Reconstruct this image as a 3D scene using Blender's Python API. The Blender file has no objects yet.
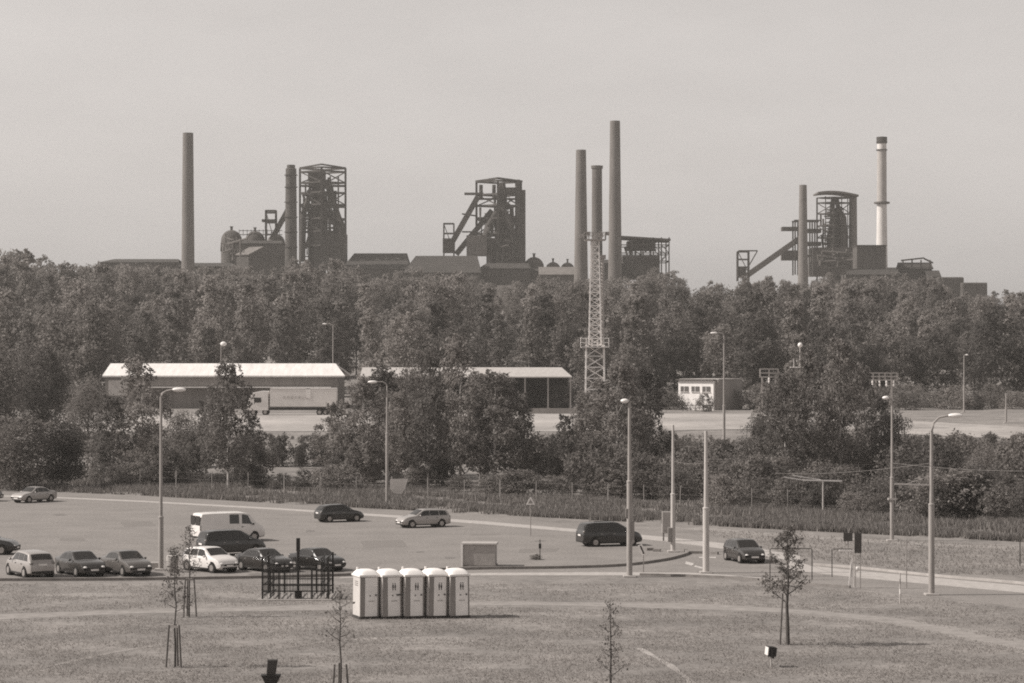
import bpy, math, random
import numpy as np
from mathutils import Vector, Matrix

random.seed(7)
S = bpy.context.scene
COL = S.collection
R = math.radians

# ------------------------------------------------------------------ camera
F = 2400.0          # focal length in pixels
HZ = 358.0          # row of the horizon
CX = 512.0
H = 12.3            # camera height

TP = [(-100, 0), (0, 0), (248, 0), (272, 0.35), (340, 3.0), (352, 3.3), (420, 3.8), (442, 5.0),
      (520, 10.5), (640, 18.0), (760, 24.5), (850, 28.5), (900, 30.0), (1400, 30.0)]


def tz(y):
    for (a, za), (b, zb) in zip(TP, TP[1:]):
        if y <= b:
            return za + (zb - za) * (y - a) / (b - a)
    return TP[-1][1]


def G(px, py, z=0.0):
    Y = F * (H - z) / (py - HZ)
    return Vector(((px - CX) * Y / F, Y, z))


def GT(px, py):
    """point of the terrain met by the line of sight"""
    Y = 60.0
    while Y < 1300:
        if H - (py - HZ) * Y / F <= tz(Y):
            break
        Y += 0.5
    return Vector(((px - CX) * Y / F, Y, tz(Y)))


def P(px, py, Y):
    return Vector(((px - CX) * Y / F, Y, H - (py - HZ) * Y / F))


def BX(px, Y):
    """base on the terrain at distance Y below column px"""
    return Vector(((px - CX) * Y / F, Y, tz(Y)))


# ------------------------------------------------------------------ materials
def tint(v):
    t = min(1.0, max(0.0, v)) ** 0.6
    a, b = (1.0, 0.885, 0.815), (1.0, 0.965, 0.94)
    return tuple(v * (a[i] + (b[i] - a[i]) * t) for i in range(3)) + (1.0,)


MATS = {}


def mat(name, v, rough=0.8, amt=0.25, scale=2.0, metal=0.0, bump=0.0, spec=0.3, v2=None, scale2=None, coat=0.0, transl=0.0,
        stretch=None, amt2=(0.72, 1.25)):
    if name in MATS:
        return MATS[name]
    m = bpy.data.materials.new(name)
    m.use_nodes = True
    nt = m.node_tree
    b = nt.nodes['Principled BSDF']
    out = nt.nodes['Material Output']
    b.inputs['Roughness'].default_value = rough
    b.inputs['Metallic'].default_value = metal
    b.inputs['Specular IOR Level'].default_value = spec
    b.inputs['Coat Weight'].default_value = coat
    tc = nt.nodes.new('ShaderNodeTexCoord')
    src = tc.outputs['Object']
    if stretch:
        mp = nt.nodes.new('ShaderNodeMapping')
        mp.inputs['Scale'].default_value = stretch
        nt.links.new(src, mp.inputs['Vector'])
        src = mp.outputs['Vector']
    n = nt.nodes.new('ShaderNodeTexNoise')
    n.inputs['Scale'].default_value = scale
    n.inputs['Detail'].default_value = 6
    n.inputs['Roughness'].default_value = 0.65
    nt.links.new(src, n.inputs['Vector'])
    r = nt.nodes.new('ShaderNodeValToRGB')
    r.color_ramp.elements[0].position = 0.32
    r.color_ramp.elements[1].position = 0.68
    r.color_ramp.elements[0].color = tint(v * (1 - amt))
    r.color_ramp.elements[1].color = tint((v2 if v2 else v) * (1 + amt))
    nt.links.new(n.outputs['Fac'], r.inputs['Fac'])
    col = r.outputs['Color']
    if scale2:
        n2 = nt.nodes.new('ShaderNodeTexNoise')
        n2.inputs['Scale'].default_value = scale2
        n2.inputs['Detail'].default_value = 3
        nt.links.new(src, n2.inputs['Vector'])
        mr = nt.nodes.new('ShaderNodeMapRange')
        mr.inputs['From Min'].default_value = 0.3
        mr.inputs['From Max'].default_value = 0.7
        mr.inputs['To Min'].default_value = amt2[0]
        mr.inputs['To Max'].default_value = amt2[1]
        nt.links.new(n2.outputs['Fac'], mr.inputs['Value'])
        mx = nt.nodes.new('ShaderNodeMix')
        mx.data_type = 'RGBA'
        mx.blend_type = 'MULTIPLY'
        mx.inputs['Factor'].default_value = 1.0
        nt.links.new(col, mx.inputs['A'])
        nt.links.new(mr.outputs['Result'], mx.inputs['B'])
        col = mx.outputs['Result']
    nt.links.new(col, b.inputs['Base Color'])
    if bump:
        bp = nt.nodes.new('ShaderNodeBump')
        bp.inputs['Strength'].default_value = bump
        bp.inputs['Distance'].default_value = 0.05
        nt.links.new(n.outputs['Fac'], bp.inputs['Height'])
        nt.links.new(bp.outputs['Normal'], b.inputs['Normal'])
    MATS[name] = m
    return m


def leaf_mat(name, v, spread=0.45, transl=0.3, objvar=0.35):
    if name in MATS:
        return MATS[name]
    m = bpy.data.materials.new(name)
    m.use_nodes = True
    nt = m.node_tree
    b = nt.nodes['Principled BSDF']
    out = nt.nodes['Material Output']
    b.inputs['Roughness'].default_value = 0.8
    b.inputs['Specular IOR Level'].default_value = 0.15
    g = nt.nodes.new('ShaderNodeNewGeometry')
    oi = nt.nodes.new('ShaderNodeObjectInfo')
    r = nt.nodes.new('ShaderNodeValToRGB')
    r.color_ramp.elements[0].color = tint(v * (1 - spread))
    r.color_ramp.elements[1].color = tint(v * (1 + spread))
    nt.links.new(g.outputs['Random Per Island'], r.inputs['Fac'])
    mr = nt.nodes.new('ShaderNodeMapRange')
    mr.inputs['To Min'].default_value = 1 - objvar
    mr.inputs['To Max'].default_value = 1 + objvar
    nt.links.new(oi.outputs['Random'], mr.inputs['Value'])
    mx = nt.nodes.new('ShaderNodeMix')
    mx.data_type = 'RGBA'
    mx.blend_type = 'MULTIPLY'
    mx.inputs['Factor'].default_value = 1.0
    nt.links.new(r.outputs['Color'], mx.inputs['A'])
    nt.links.new(mr.outputs['Result'], mx.inputs['B'])
    nt.links.new(mx.outputs['Result'], b.inputs['Base Color'])
    t = nt.nodes.new('ShaderNodeBsdfTranslucent')
    nt.links.new(mx.outputs['Result'], t.inputs['Color'])
    ms = nt.nodes.new('ShaderNodeMixShader')
    ms.inputs['Fac'].default_value = transl
    nt.links.new(b.outputs['BSDF'], ms.inputs[1])
    nt.links.new(t.outputs['BSDF'], ms.inputs[2])
    nt.links.new(ms.outputs['Shader'], out.inputs['Surface'])
    MATS[name] = m
    return m


# ------------------------------------------------------------------ mesh building
def tag(o, label=None, cat=None, group=None, kind=None):
    if label:
        o['label'] = label
    if cat:
        o['category'] = cat
    if group:
        o['group'] = group
    if kind:
        o['kind'] = kind
    return o


def thing(name, loc, label, cat, rz=0.0, group=None):
    o = bpy.data.objects.new(name, None)
    o.empty_display_size = 0.3
    COL.objects.link(o)
    o.location = loc
    o.rotation_euler = (0, 0, rz)
    return tag(o, label, cat, group)


class MB:
    def __init__(s):
        s.v, s.f = [], []

    def add(s, vs, fs):
        k = len(s.v)
        s.v += [tuple(v) for v in vs]
        s.f += [tuple(i + k for i in f) for f in fs]
        return s

    def box(s, c, d, rz=0.0, rx=0.0, ry=0.0):
        M = Matrix.Translation(Vector(c)) @ Matrix.Rotation(rz, 4, 'Z') @ Matrix.Rotation(ry, 4, 'Y') @ Matrix.Rotation(rx, 4, 'X')
        x, y, z = d[0] / 2, d[1] / 2, d[2] / 2
        vs = [M @ Vector(p) for p in ((-x, -y, -z), (x, -y, -z), (x, y, -z), (-x, y, -z), (-x, -y, z), (x, -y, z), (x, y, z), (-x, y, z))]
        return s.add(vs, [(0, 3, 2, 1), (4, 5, 6, 7), (0, 1, 5, 4), (1, 2, 6, 5), (2, 3, 7, 6), (3, 0, 4, 7)])

    def bar(s, a, b, w, h=None):
        """square bar from a to b"""
        h = h or w
        a, b = Vector(a), Vector(b)
        d = (b - a).normalized()
        up = Vector((0, 0, 1)) if abs(d.z) < 0.95 else Vector((1, 0, 0))
        x = d.cross(up).normalized() * w / 2
        y = x.cross(d).normalized() * h / 2
        vs = []
        for p in (a, b):
            vs += [p - x - y, p + x - y, p + x + y, p - x + y]
        return s.add(vs, [(0, 1, 2, 3), (7, 6, 5, 4), (0, 4, 5, 1), (1, 5, 6, 2), (2, 6, 7, 3), (3, 7, 4, 0)])

    def cyl(s, a, b, r0, r1=None, n=10, cap=True):
        r1 = r0 if r1 is None else r1
        a, b = Vector(a), Vector(b)
        d = (b - a).normalized()
        up = Vector((0, 0, 1)) if abs(d.z) < 0.95 else Vector((1, 0, 0))
        x = d.cross(up).normalized()
        y = d.cross(x).normalized()
        vs = []
        for p, r in ((a, r0), (b, r1)):
            for i in range(n):
                t = 2 * math.pi * i / n
                vs.append(p + x * math.cos(t) * r + y * math.sin(t) * r)
        fs = [(i, n + i, n + (i + 1) % n, (i + 1) % n) for i in range(n)]
        if cap:
            fs += [tuple(range(n)), tuple(range(2 * n - 1, n - 1, -1))]
        return s.add(vs, fs)

    def tube(s, pts, r, n=6):
        rs = r if isinstance(r, (list, tuple)) else [r] * len(pts)
        pts = [Vector(p) for p in pts]
        vs = []
        for i, p in enumerate(pts):
            d = (pts[min(i + 1, len(pts) - 1)] - pts[max(i - 1, 0)]).normalized()
            up = Vector((0, 0, 1)) if abs(d.z) < 0.95 else Vector((0, 1, 0))
            x = d.cross(up).normalized()
            y = d.cross(x).normalized()
            for k in range(n):
                t = 2 * math.pi * k / n
                vs.append(p + (x * math.cos(t) + y * math.sin(t)) * rs[i])
        fs = []
        for i in range(len(pts) - 1):
            for k in range(n):
                fs.append((i * n + k, (i + 1) * n + k, (i + 1) * n + (k + 1) % n, i * n + (k + 1) % n))
        fs += [tuple(range(n)), tuple(range(len(vs) - 1, len(vs) - n - 1, -1))]
        return s.add(vs, fs)

    def lathe(s, prof, n=20, c=(0, 0, 0)):
        vs = []
        for r, z in prof:
            for i in range(n):
                t = 2 * math.pi * i / n
                vs.append((c[0] + r * math.cos(t), c[1] + r * math.sin(t), c[2] + z))
        fs = []
        for j in range(len(prof) - 1):
            for i in range(n):
                fs.append((j * n + i, j * n + (i + 1) % n, (j + 1) * n + (i + 1) % n, (j + 1) * n + i))
        fs += [tuple(range(n - 1, -1, -1)), tuple(range(len(vs) - n, len(vs)))]
        return s.add(vs, fs)

    def prism(s, poly, z0, z1):
        n = len(poly)
        vs = [(p[0], p[1], z0) for p in poly] + [(p[0], p[1], z1) for p in poly]
        return s.add(vs, [tuple(range(n - 1, -1, -1)), tuple(range(n, 2 * n))] + [(i, (i + 1) % n, n + (i + 1) % n, n + i) for i in range(n)])

    def ell(s, c, r, n=10, m=6, M=None):
        vs, fs = [], []
        for j in range(m + 1):
            ph = math.pi * j / m
            for i in range(n):
                t = 2 * math.pi * i / n
                v = Vector((r[0] * math.sin(ph) * math.cos(t), r[1] * math.sin(ph) * math.sin(t), r[2] * math.cos(ph)))
                if M:
                    v = M @ v
                vs.append(v + Vector(c))
        for j in range(m):
            for i in range(n):
                fs.append((j * n + i, (j + 1) * n + i, (j + 1) * n + (i + 1) % n, j * n + (i + 1) % n))
        return s.add(vs, fs)

    def build(s, name, m, parent=None, smooth=False, bevel=0.0, kind=None):
        me = bpy.data.meshes.new(name)
        me.from_pydata(s.v, [], s.f)
        if smooth:
            me.polygons.foreach_set('use_smooth', [True] * len(me.polygons))
            try:
                me.set_sharp_from_angle(angle=R(40))
            except Exception:
                pass
        me.update()
        o = bpy.data.objects.new(name, me)
        COL.objects.link(o)
        if m:
            me.materials.append(m)
        if parent:
            o.parent = parent
        if bevel:
            b = o.modifiers.new('Bevel', 'BEVEL')
            b.width = bevel
            b.segments = 2
            b.limit_method = 'ANGLE'
        if kind:
            o['kind'] = kind
        return o


def np_mesh(name, verts, quads):
    me = bpy.data.meshes.new(name)
    n, k = len(verts), quads.shape[1]
    me.vertices.add(n)
    me.vertices.foreach_set('co', verts.astype(np.float32).ravel())
    me.loops.add(quads.size)
    me.loops.foreach_set('vertex_index', quads.astype(np.int32).ravel())
    me.polygons.add(len(quads))
    me.polygons.foreach_set('loop_start', np.arange(0, quads.size, k, dtype=np.int32))
    me.update(calc_edges=True)
    return me


def link_mesh(name, me, m, parent=None):
    o = bpy.data.objects.new(name, me)
    COL.objects.link(o)
    if m and not me.materials:
        me.materials.append(m)
    if parent:
        o.parent = parent
    return o


# ------------------------------------------------------------------ world, sun, camera
SUN_EL, SUN_AZ = R(41), R(-3)      # the sun stands left of the view
to_sun = Vector((-math.cos(SUN_EL) * math.cos(SUN_AZ), math.cos(SUN_EL) * math.sin(SUN_AZ), math.sin(SUN_EL)))
w = bpy.data.worlds.new("World")
S.world = w
w.use_nodes = True
nt = w.node_tree
bg = nt.nodes['Background']
sky = nt.nodes.new('ShaderNodeTexSky')
sky.sky_type = 'NISHITA'
sky.sun_disc = False
sky.sun_elevation = SUN_EL
sky.sun_rotation = math.atan2(to_sun.x, to_sun.y)
sky.air_density = 2.6
sky.dust_density = 0.6
sky.ozone_density = 1.0
bw = nt.nodes.new('ShaderNodeRGBToBW')     # black and white film, warm toned print
mx = nt.nodes.new('ShaderNodeMix')
mx.data_type = 'RGBA'
mx.blend_type = 'MULTIPLY'
mx.inputs['Factor'].default_value = 1.0
mx.inputs['B'].default_value = (1.0, 0.948, 0.915, 1)
nt.links.new(sky.outputs['Color'], bw.inputs['Color'])
nt.links.new(bw.outputs['Val'], mx.inputs['A'])
wc = nt.nodes.new('ShaderNodeTexCoord')
wm = nt.nodes.new('ShaderNodeMapping')
wm.inputs['Scale'].default_value = (1.0, 1.0, 3.5)
wn = nt.nodes.new('ShaderNodeTexNoise')
wn.inputs['Scale'].default_value = 9.0
wn.inputs['Detail'].default_value = 8
wn.inputs['Roughness'].default_value = 0.6
wr = nt.nodes.new('ShaderNodeMapRange')
wr.inputs['From Min'].default_value = 0.35
wr.inputs['From Max'].default_value = 0.75
wr.inputs['To Min'].default_value = 0.97
wr.inputs['To Max'].default_value = 1.05
wx = nt.nodes.new('ShaderNodeMix')
wx.data_type = 'RGBA'
wx.blend_type = 'MULTIPLY'
wx.inputs['Factor'].default_value = 1.0
nt.links.new(wc.outputs['Generated'], wm.inputs['Vector'])
nt.links.new(wm.outputs['Vector'], wn.inputs['Vector'])
nt.links.new(wn.outputs['Fac'], wr.inputs['Value'])
nt.links.new(mx.outputs['Result'], wx.inputs['A'])
nt.links.new(wr.outputs['Result'], wx.inputs['B'])
nt.links.new(wx.outputs['Result'], bg.inputs['Color'])
bg.inputs['Strength'].default_value = 0.064

sl = bpy.data.lights.new('sun', 'SUN')
sl.energy = 3.0
sl.angle = R(0.5)
sl.color = (1.0, 0.95, 0.89)
so = bpy.data.objects.new('sun', sl)
COL.objects.link(so)
so.rotation_euler = (-to_sun).to_track_quat('-Z', 'Y').to_euler()

cam = bpy.data.cameras.new('camera')
cam.sensor_width = 36.0
cam.lens = 36.0 * F / 1024.0
cam.shift_y = (HZ - 341.5) / 1024.0
cam.clip_start = 1.0
cam.clip_end = 5000
co = bpy.data.objects.new('camera', cam)
COL.objects.link(co)
co.location = (0, 0, H)
co.rotation_euler = (R(90), 0, 0)
S.camera = co

vs = S.view_settings
vs.view_transform = 'Standard'
vs.look = 'None'
vs.exposure = 0.86
vs.gamma = 1.0
vs.use_curve_mapping = False
S.render.engine = 'CYCLES'
S.cycles.max_bounces = 6
S.cycles.volume_bounces = 0
S.cycles.transparent_max_bounces = 8
S.cycles.use_denoising = False
S.cycles.filter_width = 1.9

# air: far things fade a little
hz = bpy.data.materials.new('haze')
hz.use_nodes = True
hn = hz.node_tree
hn.nodes.remove(hn.nodes['Principled BSDF'])
pv = hn.nodes.new('ShaderNodeVolumePrincipled')
pv.inputs['Color'].default_value = (0.97, 0.93, 0.88, 1)
pv.inputs['Density'].default_value = 0.00016
pv.inputs['Anisotropy'].default_value = 0.2
hn.links.new(pv.outputs['Volume'], hn.nodes['Material Output'].inputs['Volume'])
MB().box((0, 640, 62), (1010, 1500, 130)).build('haze', hz, kind='stuff')

# ------------------------------------------------------------------ ground
M_lawn = mat('dry_lawn', 0.20, 0.95, 0.24, 1.6, bump=0.4, scale2=0.22, amt2=(0.75, 1.2))
M_asph = mat('worn_asphalt', 0.205, 0.9, 0.24, 5.0, bump=0.15, scale2=0.3, amt2=(0.9, 1.09))
M_conc = mat('pale_concrete', 0.36, 0.9, 0.16, 2.0)
M_kerb = mat('kerb_concrete', 0.20, 0.9, 0.25, 2.0)
M_dirt = mat('dry_dirt', 0.245, 0.95, 0.2, 1.4)
M_paint = mat('worn_road_paint', 0.42, 0.8, 0.3, 3.0)
M_road2 = mat('pale_service_road', 0.33, 0.9, 0.15, 0.6, scale2=0.05)

ys = sorted(set([-60, 0, 60, 100, 150, 200, 230] + [t[0] for t in TP if t[0] > 0 and t[0] < 1380] + list(range(240, 460, 10)) + list(range(460, 1380, 40))))
xs = list(range(-480, 481, 20))
vv, ff = [], []
for y in ys:
    for x in xs:
        vv.append((x, y, tz(y)))
nx = len(xs)
for j in range(len(ys) - 1):
    for i in range(nx - 1):
        ff.append((j * nx + i, j * nx + i + 1, (j + 1) * nx + i + 1, (j + 1) * nx + i))
MB().add(vv, ff).build('ground', M_lawn, smooth=True, kind='structure')


def sheet(name, pts, m, dz, terrain=False):
    """flat polygon given as picture points of the ground plane"""
    from mathutils.geometry import tessellate_polygon
    q = [G(*p) for p in pts]
    tris = tessellate_polygon([q])
    b = MB()
    fs = []
    for t in tris:
        a, c, d = (q[i] for i in t)
        nz = (c - a).cross(d - a).z
        fs.append(tuple(t) if nz > 0 else (t[0], t[2], t[1]))
    b.add([(p.x, p.y, dz) for p in q], fs)
    return b.build(name, m, kind='structure')


def ribbon(name, pts, m, width, dz, follow=False, kind='structure', h=0.0, parent=None):
    """strip of given width along ground points; h > 0 gives a solid kerb"""
    q = [(GT(*p) if follow else G(*p)) for p in pts]
    # resample with a smooth curve
    out = []
    for i in range(len(q) - 1):
        p0, p1, p2, p3 = q[max(i - 1, 0)], q[i], q[i + 1], q[min(i + 2, len(q) - 1)]
        for k in range(8):
            t = k / 8
            out.append(0.5 * ((2 * p1) + (p2 - p0) * t + (2 * p0 - 5 * p1 + 4 * p2 - p3) * t * t + (3 * p1 - p0 - 3 * p2 + p3) * t ** 3))
    out.append(q[-1])
    vs_, fs_ = [], []
    for i, p in enumerate(out):
        d = out[min(i + 1, len(out) - 1)] - out[max(i - 1, 0)]
        d.z = 0
        d.normalize()
        n = Vector((-d.y, d.x, 0))
        ww = width(i / (len(out) - 1)) if callable(width) else width
        for s_ in (-1, 1):
            a = p + n * s_ * ww / 2
            z = (tz(a.y) if follow else 0) + dz
            vs_.append((a.x, a.y, z))
    n = len(out)
    b = MB()
    if not h:
        b.add(vs_, [(2 * i, 2 * i + 2, 2 * i + 3, 2 * i + 1) for i in range(n - 1)])
    else:
        vt = [(x, y, z + h) for x, y, z in vs_]
        vb = [(x, y, z - 0.05) for x, y, z in vs_]
        fs_ = []
        for i in range(n - 1):
            a, c = 2 * i, 2 * i + 2
            L = 2 * n
            fs_ += [(a, c, c + 1, a + 1), (L + a, L + c, c, a), (a + 1, c + 1, L + c + 1, L + a + 1)]
        fs_ += [(0, 1, 2 * n + 1, 2 * n), (2 * n - 2, 4 * n - 2, 4 * n - 1, 2 * n - 1)]
        b.add(vt + vb, fs_)
    o = b.build(name, m, parent=parent)
    if kind and not parent:
        o['kind'] = kind
    return o


# car park and road, one asphalt sheet
road_top = [(-120, 484), (0, 490), (140, 496), (280, 504), (400, 511), (480, 516), (580, 525), (700, 535), (780, 546), (815, 560), (860, 567), (1024, 584), (1130, 595)]
road_bot = [(1130, 626), (1000, 605), (935, 597), (850, 588), (790, 585), (745, 580), (690, 577.5), (640, 576), (480, 576), (330, 578.5), (160, 580.5), (0, 581), (-120, 581.5)]
sheet('car_park', road_top + road_bot, M_asph, 0.004)
# pale strip between road and car park, then along the right-hand road
sheet('pavement', [(-60, 493.5), (60, 497.2), (140, 500.6), (280, 508.2), (400, 515.6), (480, 521), (580, 529.5), (660, 536.5), (740, 545), (800, 556),
                   (800, 563), (740, 551), (660, 541), (580, 532.5), (480, 524), (400, 518), (280, 510), (140, 502), (60, 498.4), (-60, 494.6)], M_conc, 0.008)
sheet('pavement', [(812, 566), (860, 571), (1024, 586), (1130, 597), (1130, 605), (1024, 593), (860, 578), (806, 572), (782, 568), (790, 560)], M_conc, 0.008)
sheet('pavement', [(340, 577.5), (480, 573), (600, 572.3), (690, 572.8), (745, 576.2), (790, 580.5), (790, 584), (745, 579), (690, 576.6), (640, 575.4), (480, 575.4), (340, 578.3)], M_conc, 0.008)
ribbon('kerb', [(-120, 582), (0, 581), (160, 580), (330, 576.5), (420, 571.5), (480, 569.5), (560, 568.5), (620, 566.3), (660, 561.5), (680, 557), (688, 553.5), (684, 551)],
       M_kerb, 0.22, 0.0, h=0.16)
ribbon('kerb', [(640, 575.6), (690, 577), (745, 579.6), (800, 584.6), (850, 588)], M_kerb, 0.18, 0.0, h=0.14)
ribbon('kerb', [(690, 553.6), (705, 553.8), (718, 554.6)], M_kerb, 0.18, 0.0, h=0.16)
ribbon('kerb', [(814, 565.4), (860, 568.8), (940, 577), (1024, 584.4), (1130, 596)], M_conc, 0.2, 0.0, h=0.13)
# upper path edge beyond the right-hand road
ribbon('footpath', [(690, 528), (770, 534.5), (860, 540), (940, 545), (1024, 548.5), (1120, 552)], M_dirt, 2.2, 0.004)
# paint at the junction
sheet('road_marking', [(686, 561.5), (694, 563.5), (692, 566), (685, 564)], M_paint, 0.012)
sheet('road_marking', [(695, 565.5), (703, 567.5), (702, 569), (694, 567)], M_paint, 0.012)
sheet('road_marking', [(699, 557), (716, 557), (716, 558.2), (699, 558.2)], M_paint, 0.012)
M_patch = mat('asphalt_patch', 0.175, 0.9, 0.2, 5.0)
for q in ([(120, 522), (150, 521), (156, 526), (124, 527)], [(360, 541), (402, 540), (408, 547), (364, 548)], [(520, 549), (560, 548), (556, 552), (518, 553)], [(470, 534), (500, 533.5), (502, 535), (472, 535.5)],
          [(60, 538), (84, 538), (85, 541), (60, 541)], [(760, 566), (800, 571), (796, 573), (757, 568)]):
    sheet('asphalt_patch', q, M_patch, 0.0065)
for px, py, rx in ((78, 577.5, 9), (125, 577.5, 8), (300, 560, 7), (180, 556, 8), (255, 574.5, 9), (420, 552, 5), (540, 541, 6), (60, 515, 7), (230, 528, 6), (450, 558, 7), (310, 531, 6)):
    pts = [(px + rx * (.7 + .4 * random.random()) * math.cos(t), py - rx * .13 * (.7 + .4 * random.random()) * math.sin(t)) for t in [i * math.pi / 7 for i in range(14)]]
    sheet('oil_stain', pts, mat('oil_stain', 0.15, 0.7, 0.2, 3.0), 0.0075)
# trodden paths on the lawn
ribbon('footpath', [(-60, 620), (0, 617), (120, 612.5), (260, 609), (360, 607), (480, 604), (600, 604.5), (700, 607), (800, 612), (900, 622), (1024, 647), (1100, 672)],
       M_dirt, lambda t: 2.0 + 0.5 * math.sin(t * 23), 0.006)
ribbon('footpath', [(638, 648), (655, 657), (672, 667), (690, 681), (712, 705)], mat('bare_sand', 0.30, 0.95, 0.3, 1.5), lambda t: 0.28 + 0.1 * math.sin(t * 17), 0.006)
ribbon('footpath', [(20, 672), (60, 664), (100, 655), (140, 648), (166, 644)], M_dirt, lambda t: 0.35 + 0.1 * math.sin(t * 19), 0.006)
ribbon('footpath', [(262, 650), (300, 646), (326, 641)], M_dirt, 0.3, 0.006)
# bare patches
for px, py, rx, ry in ((500, 588, 24, 1.6), (560, 590, 18, 1.3), (640, 592, 14, 1.0), (540, 614, 40, 2.2), (90, 595, 60, 2), (420, 640, 70, 4)):
    pts = []
    for i in range(18):
        t = 2 * math.pi * i / 18
        k = 0.75 + 0.35 * random.random()
        pts.append((px + rx * k * math.cos(t), py - ry * k * math.sin(t)))
    sheet('bare_ground', pts, M_dirt, 0.003)
# service road behind the tree row
def road_quad(px0, px1, n, top, bot):
    b = MB()
    vs_ = []
    for i in range(n + 1):
        px = px0 + (px1 - px0) * i / n
        t, q = top(px), bot(px)
        for k in range(9):
            p = GT(px, q + (t - q) * k / 8)
            vs_.append((p.x, p.y, p.z + 0.05))
    fs = []
    for i in range(n):
        for k in range(8):
            a = i * 9 + k
            fs.append((a, a + 9, a + 10, a + 1))
    b.add(vs_, fs)
    return b
lerp = lambda a, b, t: a + (b - a) * t
road_quad(60, 1100, 60, lambda x: 414 if x < 780 else 414 + (x - 780) * 0.055, lambda x: 432 if x < 600 else (432 - (x - 600) * 0.015 if x < 780 else 429 + (x - 780) * 0.045)).build('service_road', M_road2, kind='structure')
M_slope = mat('pale_grass_slope', 0.17, 0.95, 0.3, 0.5, scale2=0.06)
road_quad(600, 1100, 30, lambda x: 441, lambda x: 455).build('grass_slope', M_slope, kind='structure')

# ------------------------------------------------------------------ lawn grass and verge
M_grass = leaf_mat('grass_blades', 0.29, 0.22, 0.5, 0.0)
M_tall = leaf_mat('tall_grass_blades', 0.19, 0.45, 0.3, 0.0)


def blades(name, pts, hmin, hmax, wid, m, label, rng, lean=0.5):
    n = len(pts)
    ang = rng.uniform(0, 2 * np.pi, n)
    hgt = rng.uniform(hmin, hmax, n)
    w_ = wid * rng.uniform(0.6, 1.4, n)
    dx, dy = np.cos(ang) * w_, np.sin(ang) * w_
    lx, ly = rng.normal(0, lean, n) * hgt, rng.normal(0, lean, n) * hgt
    v = np.zeros((n, 3, 3))
    v[:, 0] = pts + np.stack([-dx, -dy, np.zeros(n)], 1)
    v[:, 1] = pts + np.stack([dx, dy, np.zeros(n)], 1)
    v[:, 2] = pts + np.stack([lx, ly, hgt], 1)
    me = np_mesh(name, v.reshape(-1, 3), np.arange(3 * n).reshape(n, 3))
    o = link_mesh(name, me, m)
    tag(o, label, 'grass', kind='stuff')
    return o


rng = np.random.default_rng(3)
n = 150000
py = rng.uniform(584, 690, n) ** 1.0
px = rng.uniform(-20, 1044, n)
Y = F * H / (py - HZ)
X = (px - CX) * Y / F
# patchy: drop where a coarse pattern is low, and on the trodden path
pat = np.sin(X * 0.9 + 2 * np.sin(Y * 0.5)) + np.sin(Y * 1.3 + 1.7 * np.sin(X * 0.4)) + rng.normal(0, 0.9, n)
pathy = np.interp(px, [-60, 0, 120, 260, 360, 480, 600, 700, 800, 900, 1024, 1100], [620, 617, 612.5, 609, 607, 604, 604.5, 607, 612, 622, 647, 672])
roadb = np.interp(px, [0, 640, 745, 850, 935, 1000, 1130], [582, 577, 581, 590, 599, 607, 628])
keep = (pat > -0.7) & (np.abs(py - pathy) > 3.2) & (py > roadb)
blades('grass', np.stack([X, Y, np.zeros(n)], 1)[keep], 0.03, 0.11, 0.02, M_grass, 'short dry lawn grass across the foreground', rng, 1.0)

n = 190000
px = rng.uniform(-60, 1090, n)
rt = np.interp(px, [p[0] for p in road_top], [p[1] for p in road_top])
rt = np.minimum(rt, np.interp(px, [-60, 690, 1120], [488, 527, 549]) - 1.5)
t = rng.uniform(0, 1, n) ** 1.2
py = rt - 0.5 - t * 21
Y = F * H / (py - HZ)
X = (px - CX) * Y / F
ok = Y < 262
Z = np.interp(Y, [a for a, _ in TP], [b for _, b in TP])
dens = np.sin(X * 0.35 + np.sin(Y * .4)) + np.sin(X * 0.83 + Y * 0.5) + .7 * np.sin(X * 2.1 - Y * .9) + rng.normal(0, 0.6, n) > -0.35
ok &= dens
blades('tall_grass', np.stack([X, Y, Z], 1)[ok], 0.15, 0.62, 0.05, M_tall, 'tall unmown grass along the verge behind the road', rng, 0.25)

# island and slope grass
n = 60000
px = rng.uniform(560, 1090, n)
py = rng.uniform(438, 575, n)
Y = F * H / (py - HZ)
lo = np.interp(px, [700, 815, 860, 1024, 1130], [533, 560, 566, 582, 594])
ok = (py < lo) & (py > np.interp(px, [690, 1120], [529, 552])) & (px > 700)
X = (px - CX) * Y / F
blades('grass', np.stack([X, Y, np.zeros(n)], 1)[ok], 0.05, 0.2, 0.03, M_grass, 'short dry grass between the right hand road and the verge', rng, 0.6)

# ------------------------------------------------------------------ trees
M_bark = mat('bark', 0.10, 0.95, 0.4, 3.0)
M_birch = mat('birch_bark', 0.38, 0.9, 0.5, 2.0)
M_leaf = leaf_mat('broad_leaves', 0.19, 0.45, 0.5, 0.4)
M_leafd = leaf_mat('dark_leaves', 0.155, 0.45, 0.48, 0.4)
M_leafh = leaf_mat('hill_leaves', 0.19, 0.4, 0.5, 0.5)
M_leafh2 = leaf_mat('hill_leaves_dark', 0.135, 0.4, 0.45, 0.4)
M_leafh3 = leaf_mat('hill_leaves_pale', 0.25, 0.4, 0.5, 0.35)
M_leafy = leaf_mat('young_leaves', 0.15)


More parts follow.
